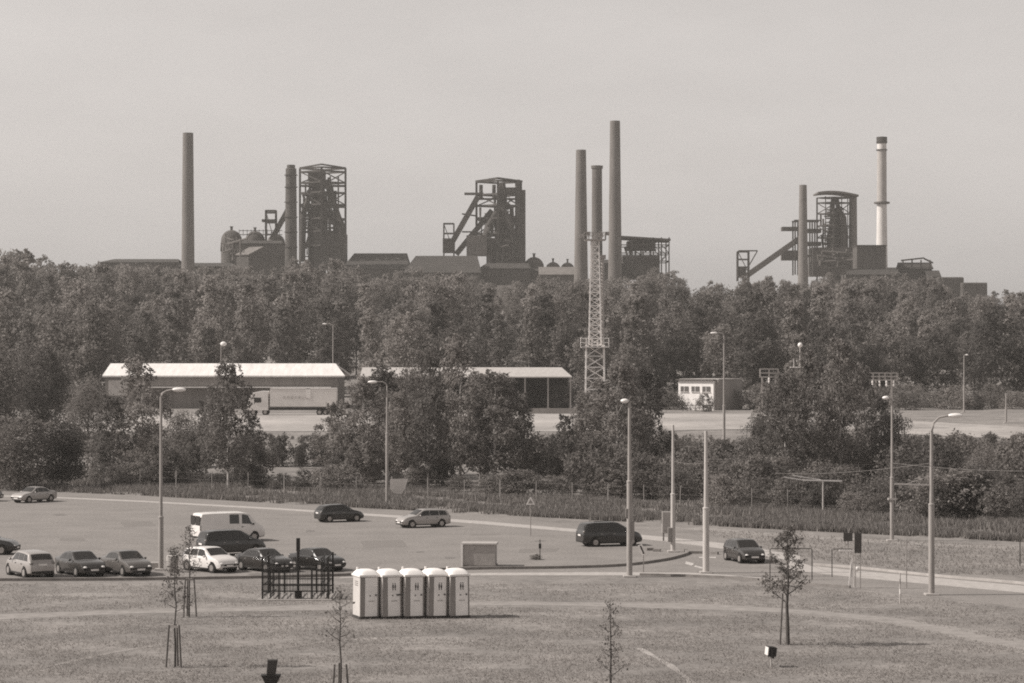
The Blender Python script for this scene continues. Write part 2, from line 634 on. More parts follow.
def crown(seed, h0, h1, rad, nl, leaf, kind='round', lobes=14, fill=0.35):
    """leaf faces scattered on lobes round an uneven crown; returns verts, quads, limb ends"""
    g = np.random.default_rng(seed)
    cs, rs = [], []
    hh = h1 - h0
    for i in range(lobes):
        t = (i + g.uniform(0.1, 0.9)) / lobes
        if kind == 'tall':
            pr = 0.35 + 0.65 * math.sin(math.pi * min(1, t * 0.95 + 0.12)) ** 0.8
        elif kind == 'cone':
            pr = 1.0 - 0.85 * t
        else:
            pr = math.sin(math.pi * (0.12 + 0.8 * t)) ** 0.6
        a = i * 2.399 + g.uniform(-0.5, 0.5)
        if lobes >= 26:
            d = rad * pr * g.uniform(0.25, 0.95)
            r = rad * (0.20 + 0.17 * pr) * g.uniform(0.7, 1.35)
        else:
            d = rad * pr * g.uniform(0.35, 0.76)
            r = rad * (0.28 + 0.22 * pr) * g.uniform(0.7, 1.25)
        cs.append((d * math.cos(a), d * math.sin(a), h0 + hh * (0.08 + 0.86 * t)))
        rs.append(r)
    cs.append((g.normal(0, 0.1) * rad, g.normal(0, 0.1) * rad, h1 - 0.12 * hh)); rs.append(rad * 0.3)
    cs, rs = np.array(cs), np.array(rs)
    p = rs ** 2 / (rs ** 2).sum()
    # twigs: clusters on each lobe's shell
    nc = max(8, nl // 14)
    li = g.choice(len(cs), nc, p=p)
    d = g.normal(size=(nc, 3))
    d[:, 2] += 0.25
    d /= np.linalg.norm(d, axis=1)[:, None]
    rr = g.uniform(fill, 1.05, nc) ** 0.6
    cc = cs[li] + d * (rs[li] * rr)[:, None] * np.array([1, 1, 0.9])
    k = g.integers(0, nc, nl)
    pos = cc[k] + g.normal(0, 1, (nl, 3)) * (0.16 * rs[li][k])[:, None]
    out = d[k] * 0.6 + g.normal(0, 0.65, (nl, 3)) + np.array([0, 0, 0.35])
    out /= np.linalg.norm(out, axis=1)[:, None]
    u = np.cross(out, g.normal(size=(nl, 3)))
    u /= np.linalg.norm(u, axis=1)[:, None]
    v = np.cross(out, u)
    sz = leaf * g.uniform(0.55, 1.3, nl)
    a = u * sz[:, None] * 0.5
    b = v * sz[:, None] * 0.32
    V = np.stack([pos - a, pos + b, pos + a, pos - b], 1).reshape(-1, 3)
    V[:, 2] = np.maximum(V[:, 2], 0.02)
    Q = np.arange(4 * nl).reshape(nl, 4)
    return V, Q, cs


def trunk_mb(seed, h, r, cs, lean=0.03, nlimb=8):
    g = random.Random(seed)
    b = MB()
    top = h * 0.86
    pts = [Vector((0, 0, -0.3))]
    for i in range(1, 7):
        t = i / 6
        pts.append(Vector((g.gauss(0, lean) * h * t * 0.5, g.gauss(0, lean) * h * t * 0.5, top * t)))
    b.tube(pts, [r * (1.25 if i == 0 else 1 - 0.87 * i / 6) for i in range(7)], 7)
    cl = sorted(cs.tolist(), key=lambda c: c[2])
    step = max(1, len(cl) // nlimb)
    for c in cl[::step]:
        z0 = max(0.12 * h, c[2] - 0.16 * h)
        if z0 > top * 0.93:
            continue
        k = z0 / top * 6
        i = min(5, int(k))
        p0 = pts[i].lerp(pts[i + 1], k - i)
        p1 = Vector(c)
        mid = (p0 + p1) / 2 + Vector((0, 0, 0.04 * h))
        rr = r * (1 - 0.85 * z0 / top) * 0.5
        b.tube([p0, mid, p1], [rr, rr * 0.6, rr * 0.2], 5)
    return b


def merged(seed, h, r, *a, **k):
    V, Q, cs = crown(seed, *a, **k)
    return V, Q, cs


# far variants: one mesh with two materials each
far = []
specs = [('round', 13, 4.2, 5000), ('round', 12, 4.6, 5400), ('tall', 16, 3.2, 4800), ('tall', 18.5, 2.9, 4800), ('round', 15, 3.8, 5000), ('tall', 14.5, 3.5, 4600), ('round', 10.5, 4.0, 4400),
         ('tall', 17, 2.5, 4200), ('cone', 14, 3.3, 4600)]
for i, (kd, h, rad, nl) in enumerate(specs):
    V, Q, cs = crown(100 + i, h * 0.03, h, rad, nl, 0.44, kd, lobes=16 if kd == 'round' else 18)
    tb = trunk_mb(200 + i, h, 0.17, cs)
    tv = np.array(tb.v)
    me = bpy.data.meshes.new('forest_tree')
    me.from_pydata(V.tolist() + tb.v, [], Q.tolist() + [tuple(j + len(V) for j in f) for f in tb.f])
    me.materials.append((M_leafh, M_leafh2, M_leafh, M_leafh3)[i % 4])
    me.materials.append(M_bark)
    me.polygons.foreach_set('material_index', [0] * len(Q) + [1] * len(tb.f))
    me.update()
    far.append((me, V, Q, h))

# individual trees of the wooded slope
SKY = [(-60, 245), (0, 246), (25, 241), (55, 262), (85, 255), (110, 262), (150, 258), (200, 264), (235, 260), (262, 266), (295, 258), (330, 256), (360, 266), (400, 270), (440, 268), (470, 272), (500, 280), (528, 282), (560, 276), (600, 280), (660, 268),
       (680, 272), (692, 292), (712, 280), (722, 290), (738, 276), (760, 274), (800, 277), (860, 272), (920, 274), (950, 286), (985, 298), (1005, 286), (1030, 290), (1100, 290)]
def skyrow(px):
    for (a, ra), (b, rb) in zip(SKY, SKY[1:]):
        if px <= b:
            return ra + (rb - ra) * (px - a) / (b - a)
    return 288
REG = [(0, 105, 'leafy tree of the dark wood at the far left edge of the photo'),
       (105, 350, 'forest tree on the slope above the long white roofed warehouse'),
       (350, 580, 'forest tree on the slope behind the open shed'),
       (580, 700, 'forest tree on the slope below the three close chimneys'),
       (700, 860, 'forest tree on the slope below the right hand blast furnace'),
       (860, 1024, 'forest tree on the slope at the right below the pale chimney')]
rnd = random.Random(11)
rows = [430, 446, 465, 488, 515, 548, 588, 640]
cnt = 0
placed = []
for ri, Yr in enumerate(rows):
    sp = 7.4 if ri < 6 else 7.8
    half = 0.2133 * Yr + 6
    x = -half + rnd.uniform(0, sp)
    while x < half:
        Yt = Yr + rnd.uniform(-7, 9)
        px = CX + x * F / Yt
        i = rnd.randrange(len(far))
        me, V, Q, h = far[i]
        sc = rnd.uniform(0.85, 1.4) if ri < 4 else rnd.uniform(0.85, 1.3)
        g = tz(Yt)
        maxh = (H + (HZ - (skyrow(min(1090, max(-50, px))) + rnd.uniform(-3, 11))) * Yt / F) - g
        if ri >= 6:
            sc = rnd.uniform(0.86, 1.0) * min(1.7, maxh / h)
        if h * sc > maxh:
            sc = maxh / h
        # keep the yards of the buildings free
        if ri == 0 and (95 < px < 350 or 355 < px < 578 or 672 < px < 752):
            x += sp * rnd.uniform(0.75, 1.3)
            continue
        if sc < 0.45:
            x += sp
            continue
        o = bpy.data.objects.new('forest_tree', me)
        COL.objects.link(o)
        o.location = (x, Yt, g - 0.1)
        o.rotation_euler = (0, 0, rnd.uniform(0, 6.28))
        o.scale = (sc * rnd.uniform(0.9, 1.15), sc * rnd.uniform(0.9, 1.15), sc)
        lab = next((l for a, b, l in REG if a <= px < b), REG[0][2] if px < 0 else REG[-1][2])
        tag(o, lab, 'tree', 'wooded slope: ' + lab[:60])
        cnt += 1
        x += sp * rnd.uniform(0.75, 1.3)
print('forest trees', cnt)

# the wood behind them, up to the works, as one mass
vl, ql, off = [], [], 0
for Yr in (690, 740, 790, 840, 885):
    sp = 8.0
    half = 0.2133 * Yr + 30
    x = -half
    while x < half:
        Yt = Yr + rnd.uniform(-14, 14)
        px = CX + x * F / Yt
        me, V, Q, h = far[rnd.randrange(len(far))]
        g = tz(Yt)
        sc = rnd.uniform(0.8, 1.2)
        maxh = (H + (HZ - (skyrow(min(1090, max(-50, px))) + rnd.uniform(-5, 5))) * Yt / F) - g
        sc = rnd.uniform(0.8, 1.0) * min(1.6, maxh / h)
        if sc > 0.3:
            a = rnd.uniform(0, 6.28)
            ca, sa = math.cos(a), math.sin(a)
            s2 = max(sc, 0.75)
            v = np.stack([(V[:, 0] * ca - V[:, 1] * sa) * s2 + x, (V[:, 0] * sa + V[:, 1] * ca) * s2 + Yt, V[:, 2] * sc + g], 1)
            m_ = np.arange(len(Q)) % 2 == 0
            q = Q[m_]
            vv_ = v[q.ravel()].reshape(-1, 3)
            # larger faces for the thinned copy
            c = vv_.reshape(-1, 4, 3).mean(1, keepdims=True)
            vv_ = (c + (vv_.reshape(-1, 4, 3) - c) * 1.35).reshape(-1, 3)
            vl.append(vv_)
            ql.append(np.arange(len(vv_)).reshape(-1, 4) + off)
            off += len(vv_)
        x += sp * rnd.uniform(0.8, 1.25)
fo = link_mesh('distant_wood', np_mesh('distant_wood', np.concatenate(vl), np.concatenate(ql)), M_leafh)
tag(fo, 'distant wood on the upper slope in front of the ironworks', 'wood', kind='stuff')

# near trees -----------------------------------------------------------
near = {}
def near_variant(key):
    if key in near:
        return near[key]
    kd, h, rad, nl, leaf, mk, seed = {
        'birch_a': ('tall', 12.0, 2.9, 8500, 0.27, M_leaf, 1), 'birch_b': ('tall', 12.0, 2.6, 7500, 0.27, M_leaf, 2), 'birch_c': ('tall', 12.0, 3.2, 9500, 0.27, M_leaf, 3),
        'broad_a': ('round', 10.0, 4.6, 14000, 0.28, M_leafd, 4), 'broad_b': ('round', 10.0, 4.0, 12000, 0.28, M_leafd, 5), 'broad_c': ('round', 10.0, 4.2, 12000, 0.26, M_leaf, 6),
        'shrub_a': ('round', 3.0, 1.9, 3200, 0.2, M_leafd, 7), 'shrub_b': ('round', 3.0, 2.3, 3600, 0.2, M_leaf, 8), 'shrub_c': ('round', 3.0, 1.6, 2800, 0.2, M_leaf, 9)}[key]
    V, Q, cs = crown(300 + seed, h * (0.05 if h > 5 else 0.02), h, rad, nl, leaf, kd, lobes=(30 if kd == 'tall' else 20) if h > 5 else 10, fill=0.3)
    cm = np_mesh('crown', V, Q)
    cm.materials.append(mk)
    tb = trunk_mb(400 + seed, h, 0.15 if h > 5 else 0.06, cs, nlimb=12)
    tm = bpy.data.meshes.new('trunk')
    tm.from_pydata(tb.v, [], tb.f)
    tm.materials.append(M_birch if key.startswith('birch') else M_bark)
    near[key] = (cm, tm, h)
    return near[key]


def tree(name, px, Y, top, key, label, cat='tree', group=None, wide=1.0, rz=None):
    cm, tm, h = near_variant(key)
    b = BX(px, Y)
    hh = P(px, top, Y).z - b.z
    s = hh / h
    o = thing(name, b, label, cat, rnd.uniform(0, 6.28) if rz is None else rz, group)
    o.scale = (s * wide, s * wide, s)
    link_mesh('trunk', tm, None, o)
    link_mesh('crown', cm, None, o)
    return o


NT = [  # px, Y, top row, kind, width factor, label
    (18, 224, 418, 'broad_a', 1.5, 'broad dark bushy tree at the left edge behind the silver saloon'),
    (62, 228, 424, 'broad_b', 1.35, 'dark round tree right behind the silver saloon at the far left'),
    (-6, 300, 352, 'broad_b', 1.0, 'tall dark tree at the left edge rising above the bushy trees'),
    (42, 310, 350, 'broad_a', 0.9, 'tall dark broadleaf tree near the left edge, beside the white roofed warehouse'),
    (88, 290, 382, 'broad_c', 0.9, 'leafy tree at the left end of the long warehouse'),
    (112, 236, 398, 'birch_b', 1.15, 'lower bushy birch left of the first lamp post'),
    (142, 240, 363, 'birch_a', 1.0, 'tall birch covering the warehouse just left of the first lamp post'),
    (181, 252, 412, 'broad_c', 0.75, 'low leafy tree right behind the first lamp post'),
    (228, 226, 366, 'birch_c', 0.85, 'tall birch standing alone behind the white van'),
    (252, 232, 418, 'birch_b', 1.0, 'short birch beside the tall lone birch behind the white van'),
    (300, 262, 446, 'broad_b', 0.9, 'low dark tree below the parked truck'),
    (334, 244, 404, 'birch_b', 1.1, 'thin birch right of the truck trailer'),
    (362, 226, 384, 'birch_a', 1.0, 'birch left of the pole that has the board at its foot'),
    (398, 236, 396, 'birch_c', 1.0, 'leafy birch right behind the pole that has the board'),
    (428, 228, 352, 'birch_c', 0.72, 'tall birch in the middle hiding the open shed'),
    (460, 236, 342, 'birch_a', 0.85, 'tallest birch of the middle clump in front of the open shed'),
    (494, 228, 372, 'birch_b', 1.2, 'birch at the right side of the middle clump'),
    (518, 238, 402, 'birch_c', 0.9, 'lower birch at the right end of the middle clump, left of the pale road'),
    (378, 244, 372, 'birch_a', 1.1, 'birch right behind the thin lamp post, beside the shed'),
    (412, 250, 366, 'broad_c', 0.62, 'broadleaf tree between the birches of the middle clump'),
    (446, 246, 372, 'birch_b', 0.95, 'birch at the heart of the middle clump, behind its tallest birch'),
    (480, 232, 376, 'birch_c', 0.8, 'birch right of the tallest one in the middle clump'),
    (505, 246, 384, 'birch_a', 1.1, 'birch behind the right side of the middle clump'),
    (206, 246, 404, 'birch_b', 1.0, 'smaller birch just left of the tall lone birch'),
    (604, 240, 382, 'birch_b', 1.2, 'birch hiding the foot of the lattice mast'),
    (632, 246, 386, 'broad_c', 0.6, 'broadleaf tree among the birches right of the mast'),
    (772, 242, 386, 'birch_b', 1.2, 'slim birch at the left flank of the big clump'),
    (798, 240, 378, 'birch_c', 0.8, 'birch below the round white floodlight in the big clump'),
    (860, 242, 372, 'birch_a', 0.8, 'birch right of the tallest one in the big clump'),
    (566, 226, 418, 'birch_b', 1.0, 'small birch left of the lattice mast'),
    (586, 232, 396, 'birch_c', 0.95, 'birch in front of the lattice mast'),
    (618, 224, 366, 'birch_a', 1.05, 'tall birch just right of the lattice mast'),
    (644, 232, 372, 'birch_c', 0.85, 'tall birch behind the bright headed lamp right of the mast'),
    (668, 250, 432, 'broad_b', 0.8, 'low dark tree behind the pale roadside cabinet'),
    (760, 232, 418, 'broad_c', 0.8, 'leafy tree left of the big clump on the right'),
    (786, 226, 376, 'birch_c', 0.95, 'birch at the left of the big clump behind the parked dark car'),
    (814, 232, 358, 'birch_a', 0.85, 'tall birch left of centre in the big clump on the right'),
    (840, 226, 342, 'birch_c', 0.75, 'tallest birch of the big clump on the right'),
    (878, 236, 404, 'birch_a', 0.9, 'birch right of centre in the big clump, beside the pylon cross bars'),
    (892, 226, 412, 'broad_c', 0.75, 'leafy tree behind the lamp post on the right verge'),
    (912, 236, 446, 'broad_b', 0.8, 'low dark tree right of the big clump'),
    (945, 232, 452, 'broad_c', 0.9, 'low leafy tree behind the rightmost lamp post'),
    (985, 216, 446, 'broad_c', 0.9, 'pale leafy tree near the right edge of the photo'),
    (1022, 212, 470, 'broad_b', 0.8, 'dark tree cut off by the right edge of the photo'),
]
for px, Y, top, key, wf, lab in NT:
    tree('birch_tree' if key.startswith('birch') else 'broadleaf_tree', px, Y, top - (7 if key.startswith('birch') else 0), key, lab, wide=wf)
SH = [('shrub in the undergrowth below the truck and warehouse', 60, 345, 34), ('shrub in the undergrowth of the middle birch clump', 345, 560, 30),
      ('shrub in the undergrowth near the lattice mast', 560, 690, 18), ('shrub on the verge behind the dark car on the right hand road', 690, 780, 14),
      ('shrub in the undergrowth of the big clump on the right', 780, 920, 22), ('shrub on the slope at the far right', 920, 1030, 20)]
for lab, a, b_, k in SH:
    for i in range(k):
        px = a + (b_ - a) * (i + rnd.uniform(0.2, 0.8)) / k
        Y = rnd.uniform(228, 312) if px < 560 else rnd.uniform(205, 290)
        g = BX(px, Y)
        hh = min(rnd.uniform(1.8, 5.0), H - g.z - (436 - HZ) * Y / F)
        tree('shrub', px, Y, HZ + (H - g.z - hh) * F / Y, rnd.choice(['shrub_a', 'shrub_a', 'shrub_b', 'shrub_c']), lab, 'shrub', 'shrubs: ' + lab, wide=rnd.uniform(0.8, 1.2))

for i in range(46):
    px = -10 + 1050 * (i + rnd.uniform(0.1, 0.9)) / 46
    py = float(np.interp(px, [0, 400, 700, 1024], [481, 489, 498, 505])) + rnd.uniform(-5, 4)
    b_ = GT(px, py)
    hh = rnd.uniform(1.0, 2.4)
    lab = 'low bush in the tall grass behind the car park' if px < 640 else 'low bush in the tall grass behind the right hand road'
    tree('shrub', px, b_.y, HZ + (H - b_.z - hh) * F / b_.y, rnd.choice(['shrub_a', 'shrub_b', 'shrub_b']), lab, 'shrub', 'bushes: ' + lab, wide=rnd.uniform(1.0, 1.7))
for i in range(58):
    px = 640 + 400 * (i + rnd.uniform(0.1, 0.9)) / 58
    py = float(np.interp(px, [640, 1024], [504, 525])) - rnd.uniform(0, 20)
    b_ = GT(px, py)
    hh = rnd.uniform(1.6, 3.6)
    lab = 'thicket shrub between the right hand verge grass and the trees'
    tree('shrub', px, b_.y, HZ + (H - b_.z - hh) * F / b_.y, rnd.choice(['shrub_a', 'shrub_a', 'shrub_b', 'shrub_c']), lab, 'shrub', 'bushes: ' + lab, wide=rnd.uniform(0.9, 1.5))
for a, b_, k, lab in ((566, 678, 10, 'bush at the foot of the forest between the open shed and the white building'), (748, 1035, 30, 'bush at the foot of the forest at the right, behind the service road'),
                      (-10, 104, 10, 'bush at the foot of the wood left of the warehouse')):
    for i in range(k):
        px = a + (b_ - a) * (i + rnd.uniform(0.1, 0.9)) / k
        Y = rnd.uniform(398, 424)
        g = tz(Y)
        hh = rnd.uniform(1.6, 4.2)
        tree('shrub', px, Y, HZ + (H - g - hh) * F / Y, rnd.choice(['shrub_a', 'shrub_b', 'shrub_c']), lab, 'shrub', 'bushes: ' + lab, wide=rnd.uniform(1.0, 1.7))

# ------------------------------------------------------------------ cars
M_glass = mat('car_glass', 0.02, 0.08, 0.1, 1.0, spec=0.6)
M_tyre = mat('tyre_rubber', 0.02, 0.9, 0.2, 4.0)
M_rim = mat('alloy_rim', 0.35, 0.4, 0.1, 4.0, metal=0.5)
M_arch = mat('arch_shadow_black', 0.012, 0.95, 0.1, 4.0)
M_lamp = mat('headlamp_glass', 0.75, 0.15, 0.05, 4.0, spec=0.7)
M_tail = mat('tail_lamp_glass', 0.16, 0.2, 0.1, 4.0, spec=0.6)
M_plate = mat('plate_white', 0.7, 0.5, 0.05, 4.0)
M_trim = mat('black_trim', 0.025, 0.6, 0.2, 4.0)
P_silver = mat('silver_paint', 0.34, 0.32, 0.05, 1.0, metal=0.25, coat=0.4, spec=0.5)
P_white = mat('white_paint', 0.66, 0.35, 0.05, 1.0, coat=0.3, spec=0.5)
P_dark = mat('dark_paint', 0.035, 0.25, 0.1, 1.0, coat=0.6, spec=0.5)
P_black = mat('black_paint', 0.016, 0.25, 0.1, 1.0, coat=0.5, spec=0.5)
P_grey = mat('mid_grey_paint', 0.09, 0.28, 0.1, 1.0, coat=0.5, spec=0.5)

STY = {
    'saloon': dict(L=4.45, w=.86, roof=1.44, belt=.93, top=[(-2.225, .62), (-2.20, .90), (-2.05, 1.0), (-1.5, 1.03), (-.78, 1.39), (-.25, 1.44), (.3, 1.42), (1.02, .98), (1.8, .86), (2.12, .72), (2.225, .50)],
                   ws=(.36, .98), rw=(-1.44, -.82), side=[(-1.25, -.95, -.55, -.42), (-.5, -.38, .16, .14), (.21, .2, .82, .42)], wheels=(-1.33, 1.36)),
    'hatch': dict(L=3.95, w=.84, roof=1.47, belt=.93, top=[(-1.975, .60), (-1.95, .95), (-1.80, 1.12), (-1.52, 1.38), (-1.0, 1.45), (0, 1.48), (.28, 1.45), (.98, 1.0), (1.6, .86), (1.86, .72), (1.975, .48)],
                  ws=(.34, .93), rw=(-1.86, -1.56), side=[(-1.6, -1.42, -1.05, -1.0), (-1.0, -.95, -.25, -.25), (-.2, -.2, .76, .38)], wheels=(-1.22, 1.25)),
    'wagon': dict(L=4.3, w=.85, roof=1.46, belt=.93, top=[(-2.15, .60), (-2.13, .95), (-2.02, 1.08), (-1.75, 1.38), (-1.2, 1.45), (0, 1.47), (.28, 1.44), (.98, 1.0), (1.75, .86), (2.03, .72), (2.15, .48)],
                  ws=(.34, .93), rw=(-2.06, -1.79), side=[(-1.85, -1.66, -1.12, -1.08), (-1.06, -1.02, -.28, -.28), (-.23, -.23, .76, .38)], wheels=(-1.28, 1.32)),
    'mpv': dict(L=4.35, w=.9, roof=1.66, belt=1.02, top=[(-2.175, .62), (-2.15, 1.0), (-2.08, 1.3), (-1.92, 1.58), (-1.3, 1.65), (0, 1.66), (.4, 1.62), (1.3, 1.1), (1.85, .94), (2.08, .76), (2.175, .5)],
                ws=(.48, 1.24), rw=(-2.09, -1.95), side=[(-1.9, -1.8, -1.2, -1.17), (-1.14, -1.1, -.25, -.25), (-.2, -.2, .95, .48)], wheels=(-1.32, 1.35)),
    'van': dict(L=4.75, w=.95, roof=1.96, belt=1.14, top=[(-2.375, .62), (-2.365, 1.2), (-2.33, 1.8), (-2.22, 1.94), (-1.5, 1.97), (0, 1.97), (.8, 1.95), (1.15, 1.86), (1.72, 1.24), (2.15, 1.04), (2.31, .8), (2.375, .5)],
                ws=(1.2, 1.68), rw=(-2.35, -2.335), side=[(-.28, -.26, .42, .42), (.62, .64, 1.4, 1.08)], wheels=(-1.45, 1.5)),
}


class CarShape:
    def __init__(s, st):
        s.st = st
        s.x = [p[0] for p in st['top']]
        s.z = [p[1] for p in st['top']]

    def raw(s, x):
        return float(np.interp(x, s.x, s.z))

    def par(s, x):
        st = s.st
        hl = st['L'] / 2
        # light smoothing of the roofline
        zt = sum(s.raw(max(-hl, min(hl, x + d))) * k for d, k in ((-.09, .2), (-.04, .2), (0, .2), (.04, .2), (.09, .2)))
        e = abs(x) / hl
        w_ = st['w'] * (1 - 0.13 * e ** 5 - 0.05 * e ** 14)
        zs = min(st['belt'] - (0.08 * max(0, x / hl)), zt - 0.05)
        t = max(0, min(1, (zt - zs - .05) / (st['roof'] - st['belt'])))
        tf = .82 if st['roof'] > 1.9 else .72
        wt = w_ * (0.93 + (tf - 0.93) * t)
        zb = 0.2 + 0.1 * e ** 10
        return w_, zs, zt, wt, zb

    def sec(s, x):
        w_, zs, zt, wt, zb = s.par(x)
        rd = min(.05, (zt - zs) * .5)
        return [(0, zb), (.8 * w_, zb), (.965 * w_, zb + .08), (w_, zb + .25), (w_ * 1.0, zb + .62 * (zs - zb)), (.985 * w_, zs - .04), (.965 * w_, zs),
                (wt + .02, zt - rd), (wt - .03, zt - rd * .35), (wt * .8, zt - rd * .08), (wt * .4, zt + .012), (0, zt + .018)]


def car(style, px, py, ang, paint, label, dims=1.0, group=None, rack=False):
    st = STY[style]
    sh = CarShape(st)
    hl = st['L'] / 2
    o = thing({'van': 'parked_van'}.get(style, 'parked_car'), G(px, py), label, 'van' if style == 'van' else 'car', R(ang), group)
    o.scale = (dims,) * 3
    xs_ = list(np.arange(-hl, hl + .001, st['L'] / 54))
    xs_ = sorted(set(xs_ + [-hl + .02, -hl + .05, hl - .02, hl - .05]))
    vs_, fs_ = [], []
    for x in xs_:
        h_ = sh.sec(x)
        ring = [(x, y, z) for y, z in h_] + [(x, -y, z) for y, z in h_[-2:0:-1]]
        vs_ += ring
    m_ = len(ring)
    for i in range(len(xs_) - 1):
        for k in range(m_):
            fs_.append((i * m_ + k, i * m_ + (k + 1) % m_, (i + 1) * m_ + (k + 1) % m_, (i + 1) * m_ + k))
    fs_ += [tuple(range(m_ - 1, -1, -1)), tuple(range(len(vs_) - m_, len(vs_)))]
    MB().add(vs_, fs_).build('body', paint, o, smooth=True)

    def sidewin(x00, x01, x10, x11, s_):
        b = MB()
        n_, q = 8, 4
        pv_ = []
        for j in range(q + 1):
            v = j / q
            for i in range(n_ + 1):
                u = i / n_
                x = lerp(lerp(x00, x01, v), lerp(x10, x11, v), u)
                h_ = sh.sec(x)
                a, c = h_[6], h_[7]
                tt = .10 + .78 * v
                pv_.append((x, s_ * (lerp(a[0], c[0], tt) + .006), lerp(a[1], c[1], tt) + .003))
        f_ = []
        for j in range(q):
            for i in range(n_):
                k = j * (n_ + 1) + i
                f = (k, k + 1, k + n_ + 2, k + n_ + 1)
                f_.append(f if s_ < 0 else f[::-1])
        return b.add(pv_, f_)

    def topwin(xa, xb):
        n_, q = 8, 8
        pv_ = []
        for j in range(q + 1):
            x = lerp(xa, xb, j / q)
            w_, zs, zt, wt, zb = sh.par(x)
            for i in range(n_ + 1):
                y = lerp(-.88, .88, i / n_) * wt
                t = abs(y) / wt
                pv_.append((x + (.012 if xb > 0 else -.012), y, zt + .018 - .018 * max(0, (t - .4) / .4) + .008))
        return MB().add(pv_, [(j * (n_ + 1) + i, j * (n_ + 1) + i + 1, (j + 1) * (n_ + 1) + i + 1, (j + 1) * (n_ + 1) + i) for j in range(q) for i in range(n_)])

    topwin(*st['ws']).build('windscreen', M_glass, o, smooth=True)
    if style in ('saloon',):
        topwin(*st['rw']).build('rear_window', M_glass, o, smooth=True)
    elif style == 'van':
        b = MB()
        for s_ in (-1, 1):
            b.box((-2.372, s_ * .4, 1.47), (.03, .70, .62))
        b.build('rear_window', M_glass, o)
    else:
        topwin(*st['rw']).build('rear_window', M_glass, o, smooth=True)
        x = lerp(st['rw'][0], st['rw'][1], .5)
    for sw in st['side']:
        for s_ in (-1, 1):
            sidewin(*sw, s_).build('side_window', M_glass, o, smooth=True)
    if style == 'van':
        for s_ in (-1, 1):
            sidewin(-2.1, -2.08, -1.25, -1.25, s_)
    for wx in st['wheels']:
        for s_ in (-1, 1):
            yw = sh.par(wx)[0]
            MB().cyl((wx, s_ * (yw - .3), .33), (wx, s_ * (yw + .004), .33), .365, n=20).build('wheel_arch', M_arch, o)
            wl = MB().cyl((wx, s_ * (yw - .19), .31), (wx, s_ * (yw + .018), .31), .31, n=20)
            wo = wl.build('wheel', M_tyre, o)
            rb = MB().cyl((wx, s_ * (yw + .0), .31), (wx, s_ * (yw + .026), .31), .20, .185, n=16)
            rb.build('rim', M_rim, wo)
    for s_ in (-1, 1):
        yy = s_ * st['w'] * .66
        xf = hl - .10
        zf = sh.raw(xf) - .10
        MB().ell((hl - .15, yy, zf - .02), (.16, .17, .085), 10, 6).build('headlight', M_lamp, o, smooth=True)
        zr = .95 if style in ('saloon', 'hatch', 'wagon') else 1.12
        if style == 'van':
            MB().box((-hl + .02, s_ * st['w'] * .83, 1.0), (.06, .09, .34)).build('tail_light', M_tail, o, bevel=.01)
        else:
            MB().ell((-hl + .09, s_ * st['w'] * .74, zr - .1), (.1, .12, .11), 10, 6).build('tail_light', M_tail, o, smooth=True)
        xm = st['ws'][1] - .28
        wm, zsm = sh.par(xm)[0], sh.par(xm)[1]
        MB().ell((xm, s_ * (wm + .09), zsm + .07), (.07, .1, .075), 8, 5).build('wing_mirror', paint if style != 'van' else M_trim, o, smooth=True)
    MB().box((hl - .005, 0, .48), (.05, st['w'] * 1.05, .1)).build('grille', M_trim, o, bevel=.015)
    MB().box((hl - .02, 0, .31), (.09, st['w'] * 1.3, .1)).build('bumper_intake', M_trim, o, bevel=.02)
    MB().box((hl + .025, 0, .44), (.015, .5, .11)).build('number_plate', M_plate, o)
    MB().box((-hl - .012, 0, .78 if style != 'van' else .72), (.03, .5, .11)).build('number_plate', M_plate, o)
    MB().box((-hl + .03, 0, .36), (.1, st['w'] * 1.55, .14)).build('rear_bumper_trim', M_trim, o, bevel=.03)
    sill = MB()
    for s_ in (-1, 1):
        sill.box(((st['wheels'][0] + st['wheels'][1]) / 2, s_ * (st['w'] * .985), .25), (st['wheels'][1] - st['wheels'][0] - .75, .05, .08))
    sill.build('sill', M_trim, o)
    dh = MB()
    for s_ in (-1, 1):
        for sx in ([-.95, -.05] if style not in ('van',) else [.55]):
            dh.box((sx + .1, s_ * (st['w'] + .004), st['belt'] - .14), (.16, .03, .035))
        dh_seam = [-.02 + .0, .98] if style != 'van' else [.5, 1.45]
    dh.build('door_handle', M_trim if paint in (P_silver, P_white) else P_silver, o)
    if rack:
        rk = MB()
        for s_ in (-1, 1):
            rk.tube([(-1.3, s_ * .5, 1.67), (-1.25, s_ * .5, 1.74), (.1, s_ * .5, 1.74), (.15, s_ * .5, 1.67)], .02, 5)
        rk.build('roof_rail', M_trim, o)
    return o


car('saloon', -24, 501, -4, P_black, 'black car cut off at the left edge, beside the silver saloon')
car('saloon', 34, 502, 234, P_silver, 'silver saloon at the top left of the car park, facing left', .92)
car('wagon', -16, 554, -3, P_black, 'black car cut off at the left edge above the silver hatchback')
car('hatch', 30, 576, 122, P_silver, 'silver hatchback seen from behind, leftmost of the front row')
car('saloon', 80, 574.5, -57, P_dark, 'dark saloon facing the lawn beside the silver hatchback', .94)
car('saloon', 126, 574, -57, P_grey, 'dark grey saloon facing the lawn just left of the tall lamp post', .94)
car('van', 228, 541, 31, P_white, 'white panel van with dark rear windows in the car park')
car('mpv', 231, 554.5, 31, P_black, 'black people carrier parked directly in front of the white van', .95)
car('hatch', 210, 571, -46, P_white, 'white hatchback facing the lawn to the right of the lamp post', .95)
car('saloon', 264, 570.5, -48, P_dark, 'dark saloon half hidden by the left side of the iron cage', .9)
car('saloon', 317, 569.5, -48, P_black, 'black saloon with bright headlight right of the iron cage', .88)
car('hatch', 339, 521.5, 28, P_black, 'black hatchback seen from behind in the upper car park, left of the silver estate', .9)
